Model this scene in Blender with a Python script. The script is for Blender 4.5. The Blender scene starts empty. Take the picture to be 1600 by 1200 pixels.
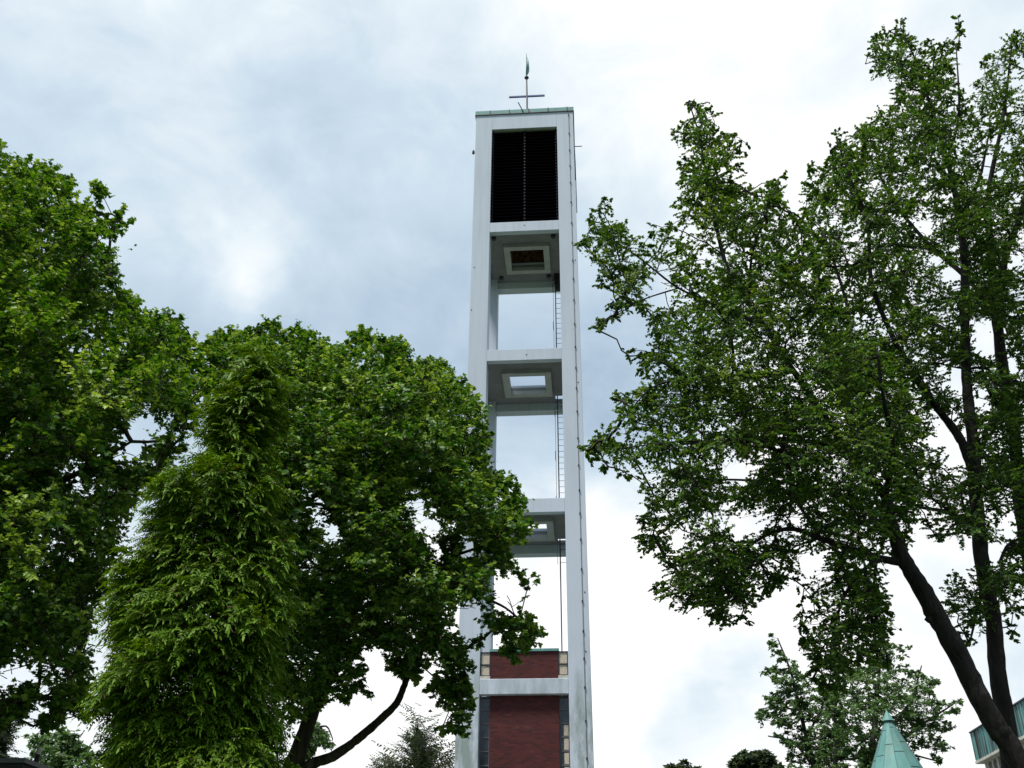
import bpy, bmesh, math, random
import numpy as np
from mathutils import Vector, Matrix
R = math.radians
scene = bpy.context.scene
COL = scene.collection
rng = np.random.default_rng(7)
random.seed(7)

# ------------------------------------------------------------------ camera
F_PX, PITCH, ROLL = 1574.0, R(30.08), R(0.45)
CAM_Z = 1.6
cam = bpy.data.cameras.new('camera')
cam.sensor_width = 36.0
cam.lens = F_PX / 1600.0 * 36.0
cam.clip_start, cam.clip_end = 0.1, 3000.0
cam_ob = bpy.data.objects.new('camera', cam)
COL.objects.link(cam_ob)
cam_ob.matrix_world = (Matrix.Translation((0, 0, CAM_Z)) @ Matrix.Rotation(R(90) + PITCH, 4, 'X')
                       @ Matrix.Rotation(ROLL, 4, 'Z'))
scene.camera = cam_ob

def ray(px, py):
    du, dv = np.asarray(px, float) - 800, np.asarray(py, float) - 600
    u = du * math.cos(ROLL) + dv * math.sin(ROLL)
    v = -du * math.sin(ROLL) + dv * math.cos(ROLL)
    return np.stack([u, F_PX * math.cos(PITCH) + v * math.sin(PITCH),
                     F_PX * math.sin(PITCH) - v * math.cos(PITCH)], -1)

def at(px, py, Y):
    r = ray(px, py)
    return r * (np.asarray(Y, float) / r[..., 1])[..., None] + np.array([0, 0, CAM_Z])

def at_z(px, py, z):
    r = ray(px, py)
    return r * ((z - CAM_Z) / r[..., 2])[..., None] + np.array([0, 0, CAM_Z])

def project(P):
    x, y, z = P[:, 0], P[:, 1], P[:, 2] - CAM_Z
    c, s = math.cos(PITCH), math.sin(PITCH)
    zc = np.maximum(y * c + z * s, 0.05)
    u = x * F_PX / zc
    v = -(-y * s + z * c) * F_PX / zc
    return np.stack([800 + u * math.cos(ROLL) - v * math.sin(ROLL),
                     600 + u * math.sin(ROLL) + v * math.cos(ROLL)], -1), zc

# ------------------------------------------------------------------ sky, sun, exposure
SUN_AZ, SUN_EL = R(222), R(69)          # azimuth clockwise from +Y (behind the camera, a little left)
world = bpy.data.worlds.new('World')
scene.world = world
world.use_nodes = True
wn, wl = world.node_tree.nodes, world.node_tree.links
wn.clear()
w_out = wn.new('ShaderNodeOutputWorld')
w_bg = wn.new('ShaderNodeBackground')
w_bg.inputs['Strength'].default_value = 0.1
wl.new(w_bg.outputs[0], w_out.inputs[0])
w_sky = wn.new('ShaderNodeTexSky')
w_sky.sky_type = 'NISHITA'
w_sky.sun_disc = False
w_sky.sun_elevation = SUN_EL
w_sky.sun_rotation = SUN_AZ
w_tc = wn.new('ShaderNodeTexCoord')

def wmath(op, a, b=None, c=None):
    n = wn.new('ShaderNodeMath'); n.operation = op
    for i, v in enumerate((a, b, c)):
        if v is None: continue
        if isinstance(v, (int, float)): n.inputs[i].default_value = v
        else: wl.new(v, n.inputs[i])
    return n.outputs[0]

def wnoise(scale, detail, rough, sz, dist=0.0, off=(0, 0, 0)):
    m = wn.new('ShaderNodeMapping')
    m.inputs['Scale'].default_value = sz
    m.inputs['Location'].default_value = off
    wl.new(w_tc.outputs['Generated'], m.inputs['Vector'])
    n = wn.new('ShaderNodeTexNoise')
    n.inputs['Scale'].default_value = scale
    n.inputs['Detail'].default_value = detail
    n.inputs['Roughness'].default_value = rough
    n.inputs['Distortion'].default_value = dist
    wl.new(m.outputs[0], n.inputs['Vector'])
    return n.outputs['Fac']

# cloud thickness: brighter and greyer banks lying in fixed directions of the sky, broken up by noise
BANKS = [  # direction seen at (px, py), sharpness k, amount
    (1230, 90, 16, .42), (1000, 1080, 22, .45), (640, 1120, 24, .50), (1350, 900, 18, .35), (60, 1080, 18, .35),
    (300, 370, 340, .20), (375, 290, 500, .18), (335, 400, 900, .12), (110, 90, 26, .38), (760, 20, 24, .40), (570, 440, 32, -.50), (935, 720, 110, -.52),
    (930, 500, 50, -.16), (1075, 1112, 500, -.52), (480, 960, 120, -.20), (220, 440, 120, -.20), (250, 210, 60, -.06), (410, 405, 700, .24), (610, 310, 300, .22), (520, 190, 90, -.10)]
# ragged edges: the direction is shaken by noise before it is compared with the banks
rn = wn.new('ShaderNodeTexNoise'); rn.inputs['Scale'].default_value = 5.5; rn.inputs['Detail'].default_value = 6
wl.new(w_tc.outputs['Generated'], rn.inputs['Vector'])
rs = wn.new('ShaderNodeVectorMath'); rs.operation = 'SUBTRACT'; wl.new(rn.outputs['Color'], rs.inputs[0]); rs.inputs[1].default_value = (.5, .5, .5)
rm = wn.new('ShaderNodeVectorMath'); rm.operation = 'SCALE'; wl.new(rs.outputs[0], rm.inputs[0]); rm.inputs['Scale'].default_value = .30
ra = wn.new('ShaderNodeVectorMath'); ra.operation = 'ADD'; wl.new(w_tc.outputs['Generated'], ra.inputs[0]); wl.new(rm.outputs[0], ra.inputs[1])
rnm = wn.new('ShaderNodeVectorMath'); rnm.operation = 'NORMALIZE'; wl.new(ra.outputs[0], rnm.inputs[0])
ragged = rnm.outputs[0]
acc = None
for px, py, k, a in BANKS:
    d = ray(px, py); d = d / np.linalg.norm(d)
    dp = wn.new('ShaderNodeVectorMath'); dp.operation = 'DOT_PRODUCT'
    wl.new(ragged, dp.inputs[0]); dp.inputs[1].default_value = tuple(d)
    g = wmath('MULTIPLY', wmath('EXPONENT', wmath('MULTIPLY', wmath('SUBTRACT', dp.outputs['Value'], 1.0), float(k))), a)
    acc = g if acc is None else wmath('ADD', acc, g)
# unseen sky behind the camera, dimmed to deepen contrast in the foliage
sepw = wn.new('ShaderNodeSeparateXYZ'); wl.new(w_tc.outputs['Generated'], sepw.inputs[0])
back = wmath('MULTIPLY', wmath('MAXIMUM', wmath('MULTIPLY', sepw.outputs['Y'], -1.0), 0.0), -0.35)
acc = wmath('ADD', acc, back)
n1 = wnoise(3.2, 6, .55, (1, 1, 1.5), .6)
n2 = wnoise(9.0, 7, .6, (1, 1, 1.7), .5, (3, 1, 2))
nz = wmath('ADD', wmath('MULTIPLY', wmath('SUBTRACT', n1, .5), .95), wmath('MULTIPLY', wmath('SUBTRACT', n2, .5), .55))
dens = wmath('ADD', wmath('ADD', acc, nz), .32)
ramp = wn.new('ShaderNodeValToRGB')
wl.new(dens, ramp.inputs[0])
cr = ramp.color_ramp
cr.elements[0].position = 0.0; cr.elements[0].color = (.36, .47, .60, 1)
cr.elements[1].position = 1.0; cr.elements[1].color = (1, 1, 1, 1)
for p, c in ((.25, (.49, .62, .75, 1)), (.5, (.63, .76, .87, 1)), (.72, (.82, .91, .97, 1))):
    e = cr.elements.new(p); e.color = c
gain = wn.new('ShaderNodeVectorMath'); gain.operation = 'SCALE'
wl.new(ramp.outputs[0], gain.inputs[0])
wl.new(wmath('ADD', wmath('MULTIPLY', wmath('MAXIMUM', wmath('SUBTRACT', dens, .72), 0.0), 4.0), 10.3), gain.inputs['Scale'])
wmix = wn.new('ShaderNodeMix'); wmix.data_type = 'RGBA'
wmix.inputs['Factor'].default_value = .95
wl.new(w_sky.outputs[0], wmix.inputs['A'])
wl.new(gain.outputs[0], wmix.inputs['B'])
wl.new(wmix.outputs['Result'], w_bg.inputs['Color'])

sun = bpy.data.lights.new('sun', 'SUN')
sun.energy = 5.0
sun.angle = R(10)
sun.color = (1.0, .97, .91)
sun_ob = bpy.data.objects.new('sun', sun)
COL.objects.link(sun_ob)
sd = Vector((math.sin(SUN_AZ) * math.cos(SUN_EL), math.cos(SUN_AZ) * math.cos(SUN_EL), math.sin(SUN_EL)))
sun_ob.rotation_euler = sd.to_track_quat('Z', 'Y').to_euler()
sun_ob.location = sd * 80

scene.view_settings.view_transform = 'Standard'
scene.view_settings.look = 'None'
scene.view_settings.exposure = 0.0
scene.view_settings.gamma = 1.0
scene.view_settings.use_curve_mapping = False
scene.render.engine = 'CYCLES'
scene.cycles.max_bounces = 8
scene.cycles.diffuse_bounces = 4
scene.cycles.transmission_bounces = 4
scene.cycles.sample_clamp_indirect = 6

# ------------------------------------------------------------------ materials
class Mat:
    def __init__(s, name, rough=.8, spec=.3, metal=0.0):
        s.m = bpy.data.materials.new(name); s.m.use_nodes = True
        s.n, s.l = s.m.node_tree.nodes, s.m.node_tree.links
        s.b = s.n['Principled BSDF']
        s.b.inputs['Roughness'].default_value = rough
        s.b.inputs['Specular IOR Level'].default_value = spec
        s.b.inputs['Metallic'].default_value = metal
        s.tc = s.n.new('ShaderNodeTexCoord')
    def mapped(s, scale=(1, 1, 1), coord='Object', rot=(0, 0, 0)):
        m = s.n.new('ShaderNodeMapping')
        m.inputs['Scale'].default_value = scale
        m.inputs['Rotation'].default_value = rot
        s.l.new(s.tc.outputs[coord], m.inputs['Vector'])
        return m.outputs[0]
    def noise(s, scale, detail=4, rough=.55, mscale=(1, 1, 1)):
        t = s.n.new('ShaderNodeTexNoise')
        t.inputs['Scale'].default_value = scale
        t.inputs['Detail'].default_value = detail
        t.inputs['Roughness'].default_value = rough
        s.l.new(s.mapped(mscale), t.inputs['Vector'])
        return t.outputs['Fac']
    def ramp(s, fac, stops):
        r = s.n.new('ShaderNodeValToRGB')
        s.l.new(fac, r.inputs[0])
        e = r.color_ramp.elements
        e[0].position, e[0].color = stops[0][0], (*stops[0][1], 1)
        e[1].position, e[1].color = stops[-1][0], (*stops[-1][1], 1)
        for p, c in stops[1:-1]:
            k = e.new(p); k.color = (*c, 1)
        return r.outputs[0]
    def mix(s, fac, a, b, mode='MIX'):
        m = s.n.new('ShaderNodeMix'); m.data_type = 'RGBA'; m.blend_type = mode
        for key, v in (('Factor', fac), ('A', a), ('B', b)):
            if isinstance(v, (int, float)): m.inputs[key].default_value = v
            elif isinstance(v, tuple): m.inputs[key].default_value = (*v, 1)
            else: s.l.new(v, m.inputs[key])
        return m.outputs['Result']
    def math(s, op, a, b=0.0):
        n = s.n.new('ShaderNodeMath'); n.operation = op
        for i, v in enumerate((a, b)):
            if isinstance(v, (int, float)): n.inputs[i].default_value = v
            else: s.l.new(v, n.inputs[i])
        return n.outputs[0]
    def color(s, c):
        if isinstance(c, tuple): s.b.inputs['Base Color'].default_value = (*c, 1)
        else: s.l.new(c, s.b.inputs['Base Color'])
    def bump(s, h, strength=.3, dist=.02):
        b = s.n.new('ShaderNodeBump')
        b.inputs['Strength'].default_value = strength
        b.inputs['Distance'].default_value = dist
        s.l.new(h, b.inputs['Height'])
        s.l.new(b.outputs[0], s.b.inputs['Normal'])

def m_concrete():
    k = Mat('painted_concrete', .85, .2)
    big = k.noise(.45, 5, .6, (1, 1, .35))
    streak = k.noise(2.2, 4, .6, (2.2, 2.2, .08))
    fine = k.noise(30, 3, .6)
    base = k.ramp(big, [(.3, (.54, .585, .66)), (.5, (.585, .635, .71)), (.75, (.62, .67, .75))])
    st = k.ramp(streak, [(.32, (.80, .80, .79)), (.5, (1, 1, 1)), (1, (1, 1, 1))])
    c = k.mix(.36, base, st, 'MULTIPLY')
    c = k.mix(.12, c, k.ramp(fine, [(.3, (.4, .4, .4)), (.7, (1, 1, 1))]), 'MULTIPLY')
    # green algae on the lower part of the shaft, in runs
    sep = k.n.new('ShaderNodeSeparateXYZ'); k.l.new(k.tc.outputs['Object'], sep.inputs[0])
    low = k.math('MULTIPLY', k.math('SUBTRACT', 12.8, sep.outputs['Z']), .2)
    low = k.math('MINIMUM', k.math('MAXIMUM', low, 0.0), 1.0)
    alg = k.noise(1.6, 6, .65, (1.3, 1.3, .35))
    af = k.math('MULTIPLY', low, k.math('MAXIMUM', k.math('MULTIPLY', k.math('SUBTRACT', alg, .40), 5.5), 0.0))
    af = k.math('MINIMUM', af, .8)
    c = k.mix(af, c, (.22, .27, .235))
    # a few soot spots
    spot = k.noise(5.0, 2, .5)
    sf = k.math('MULTIPLY', k.math('MAXIMUM', k.math('SUBTRACT', spot, .70), 0.0), 4.0)
    c = k.mix(sf, c, (.33, .33, .32))
    k.color(c); k.bump(fine, .15, .01)
    return k.m

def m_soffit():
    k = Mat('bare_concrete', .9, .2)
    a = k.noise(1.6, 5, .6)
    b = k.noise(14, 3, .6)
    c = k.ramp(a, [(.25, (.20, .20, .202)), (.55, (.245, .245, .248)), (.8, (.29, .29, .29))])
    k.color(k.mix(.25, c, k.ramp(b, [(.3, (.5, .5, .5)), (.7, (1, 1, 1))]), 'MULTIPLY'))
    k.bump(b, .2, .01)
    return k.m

def m_copper(name='green_copper', dark=.35, lo=(.045, .06, .055), ms=(2.6, 2.6, .10)):
    k = Mat(name, .6, .4)
    a = k.noise(2.2, 6, .65, (1, 1, .5))
    st = k.noise(2.6, 4, .65, ms)
    c = k.ramp(a, [(.25, (.075, .215, .205)), (.5, (.115, .29, .272)), (.8, (.175, .37, .345))])
    f = k.math('MULTIPLY', k.math('MAXIMUM', k.math('SUBTRACT', st, .48 if dark < 1 else .43), 0.0), 9.0 * dark)
    f = k.math('MINIMUM', f, .95)
    k.color(k.mix(f, c, lo))
    k.bump(a, .15, .02)
    return k.m

def m_brick():
    k = Mat('red_brick', .85, .25)
    sep = k.n.new('ShaderNodeSeparateXYZ'); k.l.new(k.tc.outputs['Object'], sep.inputs[0])
    cmb = k.n.new('ShaderNodeCombineXYZ')
    k.l.new(k.math('ADD', sep.outputs['X'], sep.outputs['Y']), cmb.inputs[0]); k.l.new(sep.outputs['Z'], cmb.inputs[1])
    t = k.n.new('ShaderNodeTexBrick')
    k.l.new(cmb.outputs[0], t.inputs['Vector'])
    t.inputs['Scale'].default_value = 1.0
    t.inputs['Brick Width'].default_value = .25
    t.inputs['Row Height'].default_value = .077
    t.inputs['Mortar Size'].default_value = .009
    t.inputs['Bias'].default_value = -.1
    t.inputs['Color1'].default_value = (.115, .024, .021, 1)
    t.inputs['Color2'].default_value = (.060, .013, .015, 1)
    t.inputs['Mortar'].default_value = (.065, .035, .035, 1)
    a = k.noise(1.1, 5, .6, (1, 1, 1))
    lime = k.noise(2.5, 5, .7, (1, 1, 2.2))
    c = k.mix(.3, t.outputs['Color'], k.ramp(a, [(.3, (.5, .5, .52)), (.7, (1, 1, 1))]), 'MULTIPLY')
    lf = k.math('MULTIPLY', k.math('MAXIMUM', k.math('SUBTRACT', lime, .60), 0.0), .9)
    k.color(k.mix(lf, c, (.30, .22, .20)))
    k.bump(t.outputs['Fac'], -.4, .01)
    return k.m

def m_plain(name, col, rough=.6, spec=.3, metal=0.0, var=.25, scale=6.0):
    k = Mat(name, rough, spec, metal)
    a = k.noise(scale, 4, .6)
    lo = tuple(v * (1 - var) for v in col); hi = tuple(min(1, v * (1 + var)) for v in col)
    k.color(k.ramp(a, [(.3, lo), (.7, hi)]))
    k.bump(a, .1, .01)
    return k.m

def m_glassblock():
    k = Mat('beige_textured_glass', .35, .5)
    a = k.noise(26, 3, .7)
    b = k.noise(2.0, 3, .5)
    c = k.ramp(a, [(.25, (.36, .29, .22)), (.5, (.58, .50, .39)), (.75, (.78, .71, .59))])
    k.color(k.mix(.3, c, k.ramp(b, [(.3, (.7, .65, .6)), (.7, (1, 1, 1))]), 'MULTIPLY'))
    k.bump(a, .4, .01)
    return k.m

def m_darkglass():
    k = Mat('dark_window_glass', .12, .6)
    a = k.noise(3.0, 4, .6)
    k.color(k.ramp(a, [(.3, (.025, .03, .04)), (.7, (.075, .085, .10))]))
    k.bump(k.noise(5.0, 2, .5), .12, .01)
    return k.m

def m_bark(name, lo, hi, moss=.25):
    k = Mat(name, .95, .15)
    a = k.noise(9.0, 6, .7, (1, 1, .22))
    b = k.noise(1.7, 4, .6)
    v = k.n.new('ShaderNodeTexVoronoi'); v.feature = 'DISTANCE_TO_EDGE'
    v.inputs['Scale'].default_value = 13.0
    k.l.new(k.mapped((1, 1, .25)), v.inputs['Vector'])
    c = k.ramp(a, [(.3, lo), (.7, hi)])
    c = k.mix(k.math('MULTIPLY', k.math('MAXIMUM', k.math('SUBTRACT', b, .52), 0.0), 4 * moss), c, (.05, .065, .03))
    li = k.noise(4.2, 5, .7, (1, 1, .6))
    c = k.mix(k.math('MINIMUM', k.math('MULTIPLY', k.math('MAXIMUM', k.math('SUBTRACT', li, .56), 0.0), 5.0), .7), c, tuple(2.2 * q for q in hi))
    k.color(c)
    h = k.math('ADD', k.math('MULTIPLY', k.math('MINIMUM', v.outputs['Distance'], .2), 3.0), a)
    k.bump(h, .6, .02)
    return k.m

def m_leaf(name, dark, mid, light, transl=.38, rough=.42, spec=.45, brown=None):
    """leaf colour differs from leaf to leaf and from old to young growth"""
    k = Mat(name, rough, spec)
    g = k.n.new('ShaderNodeNewGeometry')
    at_ = k.n.new('ShaderNodeAttribute'); at_.attribute_name = 'age'
    c = k.ramp(g.outputs['Random Per Island'], [(0, dark), (.6, mid), (1, tuple(m * .6 + l * .4 for m, l in zip(mid, light)))])
    c = k.mix(at_.outputs['Fac'], c, light)
    if brown:
        w = k.n.new('ShaderNodeTexWhiteNoise'); w.noise_dimensions = '1D'
        k.l.new(k.math('MULTIPLY', g.outputs['Random Per Island'], 931.7), w.inputs['W'])
        c = k.mix(k.math('GREATER_THAN', w.outputs['Value'], brown[1]), c, brown[0])
    k.color(c)
    tr = k.n.new('ShaderNodeBsdfTranslucent')
    hs = k.n.new('ShaderNodeHueSaturation')
    hs.inputs['Hue'].default_value = .488; hs.inputs['Saturation'].default_value = 1.12; hs.inputs['Value'].default_value = 1.25
    k.l.new(c, hs.inputs['Color']); k.l.new(hs.outputs[0], tr.inputs['Color'])
    mx = k.n.new('ShaderNodeMixShader'); mx.inputs[0].default_value = transl
    out = k.n['Material Output']
    k.l.new(k.b.outputs[0], mx.inputs[1]); k.l.new(tr.outputs[0], mx.inputs[2]); k.l.new(mx.outputs[0], out.inputs[0])
    return k.m

M = dict(
    concrete=m_concrete(), rim=m_plain('rim_concrete', (.42, .42, .42), .9, .2, 0, .12, 3.0), soffit=m_soffit(), copper=m_copper('green_copper', .25, (.12, .17, .13), (.8, .8, .3)),
    copper_streaked=m_copper('streaked_copper', 1.1, (.028, .034, .032), (1.3, 1.3, .05)), brick=m_brick(),
    beige_glass=m_glassblock(), dark_glass=m_darkglass(),
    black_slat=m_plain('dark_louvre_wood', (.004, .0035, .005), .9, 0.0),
    louvre_stud=m_plain('louvre_stud', (.010, .010, .013), .6, .3),
    dark_metal=m_plain('dark_metal', (.035, .033, .045), .5, .4),
    steel=m_plain('weathered_steel', (.15, .14, .15), .5, .5),
    blue_lens_fringe=m_plain('blue_lens_fringe', (.018, .040, .20), .5, .4),
    rust=m_plain('rusty_boards', (.58, .34, .24), .9, .1, 0, .6, 5.0),
    trim=m_plain('cream_trim', (.55, .52, .46), .7, .3),
    render_wall=m_plain('rendered_wall', (.52, .52, .50), .9, .2),
    felt=m_plain('roof_felt', (.055, .055, .06), .9, .2),
    hut_fascia=m_plain('dark_fascia', (.022, .022, .025), .7, .3),
    hut_edge=m_plain('zinc_edge', (.075, .075, .08), .45, .5),
    hut_wall=m_plain('grey_boards', (.085, .10, .12), .8, .2),
    flue=m_plain('pale_flue', (.80, .78, .72), .6, .3),
    bark_maple=m_bark('maple_bark', (.016, .013, .009), (.075, .062, .042), .35),
    bark_lime=m_bark('lime_bark', (.015, .012, .012), (.048, .040, .037), .1),
    bark_far=m_bark('pale_bark', (.05, .045, .04), (.12, .11, .10), .05),
    leaf_maple=m_leaf('maple_leaf', (.022, .080, .011), (.066, .172, .018), (.37, .49, .09), .34, .5, .3),
    leaf_maple_b=m_leaf('maple_leaf_second', (.021, .078, .012), (.062, .165, .020), (.36, .48, .09), .34, .5, .3),
    leaf_lime=m_leaf('lime_leaf', (.026, .080, .015), (.066, .150, .022), (.23, .31, .050), .40, .55, .25),
    leaf_lime_b=m_leaf('lime_leaf_second', (.026, .080, .015), (.063, .145, .022), (.22, .30, .050), .40, .55, .25),
    thuja=m_leaf('cypress_spray', (.006, .028, .003), (.025, .084, .004), (.125, .235, .009), .25, .6, .2, ((.10, .06, .02), .96)),
    leaf_far=m_leaf('far_leaf', (.048, .115, .034), (.090, .178, .050), (.20, .28, .075), .35, .5, .4),
    leaf_bush=m_leaf('bush_leaf', (.020, .040, .018), (.045, .075, .025), (.10, .13, .035), .3, .5, .3),
    needle=m_leaf('needle', (.024, .040, .022), (.042, .064, .034), (.085, .115, .05), .15, .6, .3),
)

# ------------------------------------------------------------------ mesh helpers
class MB:
    """collects shapes; build() links them as one mesh object"""
    def __init__(s): s.v, s.f, s.n = [], [], 0
    def add(s, verts, faces):
        s.v.append(np.asarray(verts, float).reshape(-1, 3))
        s.f += [tuple(i + s.n for i in f) for f in faces]
        s.n += len(s.v[-1])
    def box(s, x0, x1, y0, y1, z0, z1):
        s.add([(x0, y0, z0), (x1, y0, z0), (x1, y1, z0), (x0, y1, z0), (x0, y0, z1), (x1, y0, z1), (x1, y1, z1), (x0, y1, z1)],
              [(0, 3, 2, 1), (4, 5, 6, 7), (0, 1, 5, 4), (1, 2, 6, 5), (2, 3, 7, 6), (3, 0, 4, 7)])
    def hexa(s, pts):
        s.add(pts, [(0, 3, 2, 1), (4, 5, 6, 7), (0, 1, 5, 4), (1, 2, 6, 5), (2, 3, 7, 6), (3, 0, 4, 7)])
    def tube(s, pts, rad, k=8, cap=True):
        v, f = tube_arrays(pts, rad, k, cap)
        s.add(v, f)
    def build(s, name, mat, parent=None, smooth=False):
        me = bpy.data.meshes.new(name)
        me.from_pydata([tuple(p) for p in np.concatenate(s.v)], [], s.f)
        me.materials.append(mat)
        if smooth: me.polygons.foreach_set('use_smooth', [True] * len(me.polygons))
        me.update()
        o = bpy.data.objects.new(name, me); COL.objects.link(o)
        if parent: o.parent = parent
        return o

def tube_arrays(pts, rad, k=8, cap=True):
    pts = np.asarray(pts, float); n = len(pts)
    rad = np.full(n, rad, float) if np.isscalar(rad) else np.asarray(rad, float)
    tan = np.gradient(pts, axis=0)
    tan /= np.maximum(np.linalg.norm(tan, axis=1, keepdims=True), 1e-9)
    a = np.array([0, 0, 1.0]) if abs(tan[0, 2]) < .9 else np.array([1.0, 0, 0])
    vs = []
    u = np.cross(tan[0], a); u /= np.linalg.norm(u)
    ang = np.arange(k) * 2 * math.pi / k
    for i in range(n):
        u = u - tan[i] * (u @ tan[i]); u /= max(np.linalg.norm(u), 1e-9)
        w = np.cross(tan[i], u)
        vs.append(pts[i] + rad[i] * (np.cos(ang)[:, None] * u + np.sin(ang)[:, None] * w))
    fs = []
    for i in range(n - 1):
        for j in range(k):
            j2 = (j + 1) % k
            fs.append((i * k + j, i * k + j2, (i + 1) * k + j2, (i + 1) * k + j))
    if cap:
        fs.append(tuple(range(k - 1, -1, -1))); fs.append(tuple((n - 1) * k + j for j in range(k)))
    return np.concatenate(vs), fs

def fast_mesh(name, verts, polys_loops, poly_sizes, mat, parent, age=None, smooth=False):
    """verts (N,3); polys_loops flat vertex indices; poly_sizes per polygon"""
    me = bpy.data.meshes.new(name)
    me.vertices.add(len(verts)); me.vertices.foreach_set('co', np.asarray(verts, np.float32).ravel())
    me.loops.add(len(polys_loops)); me.loops.foreach_set('vertex_index', np.asarray(polys_loops, np.int32))
    me.polygons.add(len(poly_sizes))
    starts = np.concatenate([[0], np.cumsum(poly_sizes)[:-1]]).astype(np.int32)
    me.polygons.foreach_set('loop_start', starts)
    me.update(calc_edges=True)
    if age is not None:
        at_ = me.attributes.new('age', 'FLOAT', 'FACE')
        at_.data.foreach_set('value', np.asarray(age, np.float32))
    if smooth: me.polygons.foreach_set('use_smooth', [True] * len(me.polygons))
    me.materials.append(mat)
    o = bpy.data.objects.new(name, me); COL.objects.link(o)
    if parent: o.parent = parent
    return o

def tag(o, label, cat, group=None, kind=None):
    if label: o['label'] = label
    if cat: o['category'] = cat
    if group: o['group'] = group
    if kind: o['kind'] = kind
    return o

def empty(name, loc=(0, 0, 0), rz=0.0):
    o = bpy.data.objects.new(name, None); COL.objects.link(o)
    o.location = loc; o.rotation_euler = (0, 0, rz); o.empty_display_size = .3
    return o

# ------------------------------------------------------------------ ground
g = Mat('lawn', .95, .1)
ga = g.noise(.25, 6, .6); gb = g.noise(9.0, 4, .7)
g.color(g.mix(.4, g.ramp(ga, [(.3, (.035, .06, .018)), (.7, (.07, .10, .03))]), g.ramp(gb, [(.3, (.4, .4, .35)), (.7, (1, 1, 1))]), 'MULTIPLY'))
g.bump(gb, .5, .05)
mb = MB()
nx = 40
xs = np.linspace(-1500, 1500, nx + 1)
mb.add([(x, y, 0.0) for y in xs for x in xs], [(j * (nx + 1) + i, j * (nx + 1) + i + 1, (j + 1) * (nx + 1) + i + 1, (j + 1) * (nx + 1) + i)
                                               for j in range(nx) for i in range(nx)])
ground = mb.build('ground', g.m); ground['kind'] = 'structure'

pv = Mat('bounce_paving', .9, .2)
pt = pv.n.new('ShaderNodeTexBrick'); pv.l.new(pv.mapped((1, 1, 1)), pt.inputs['Vector'])
pt.inputs['Scale'].default_value = 1.0; pt.inputs['Brick Width'].default_value = .6; pt.inputs['Row Height'].default_value = .4; pt.inputs['Mortar Size'].default_value = .012
pt.inputs['Color1'].default_value = (.26, .26, .255, 1); pt.inputs['Color2'].default_value = (.20, .20, .20, 1); pt.inputs['Mortar'].default_value = (.08, .08, .075, 1)
pv.color(pv.mix(.4, pt.outputs['Color'], pv.ramp(pv.noise(.6, 5), [(.3, (.6, .6, .6)), (.7, (1, 1, 1))]), 'MULTIPLY'))
mb = MB(); mb.add([(-13, 27, .004), (16.5, 27, .004), (16.5, 62, .004), (-13, 62, .004)], [(0, 1, 2, 3)])
bounce_paving = mb.build('bounce_pavement', pv.m); bounce_paving['kind'] = 'structure'  # unseen grey sheet, added for neutral bounce light on the soffits

# ------------------------------------------------------------------ bell tower
W, D = 2.5, 5.2                      # half width, depth
WI = 1.659                           # half width of the openings
PD = .84                             # pillar depth
Z = dict(top=39.75, l1t=38.70, l1b=32.63, o2t=32.05, o2b=25.41, o3t=24.82, o3b=18.19, o4t=17.57, bt=10.92, bb=10.35, roof=12.0)
YAW = R(4.37)
tower = empty('bell_tower', (.53, 37.97, 0), -YAW)
tag(tower, 'tall white concrete bell tower with open bays, black louvres and a red brick base', 'bell tower')

mb = MB()
for sx in (-1, 1):
    for y0, y1 in ((0, PD), (D - PD, D)):
        mb.box(min(sx * WI, sx * W), max(sx * WI, sx * W), y0, y1, 0, Z['top'])
BEAMS = [(Z['l1t'], Z['top']), (Z['o2t'], Z['l1b']), (Z['o3t'], Z['o2b']), (Z['o4t'], Z['o3b']), (Z['bb'], Z['bt']), (3.1, 3.68)]
BT = .28                             # beam thickness
for z0, z1 in BEAMS:
    mb.box(-WI, WI, 0, BT, z0, z1)                       # front
    mb.box(-WI, WI, D - .5, D, z0, z1)                   # rear
    for sx in (-1, 1):                                   # sides
        xa, xb = sorted((sx * (W - .5), sx * W))
        mb.box(xa, xb, PD, D - PD, z0, z1)
frame = mb.build('concrete_frame', M['concrete'], tower)
bev = frame.modifiers.new('bevel', 'BEVEL'); bev.width = .018; bev.segments = 2; bev.limit_method = 'ANGLE'

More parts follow.
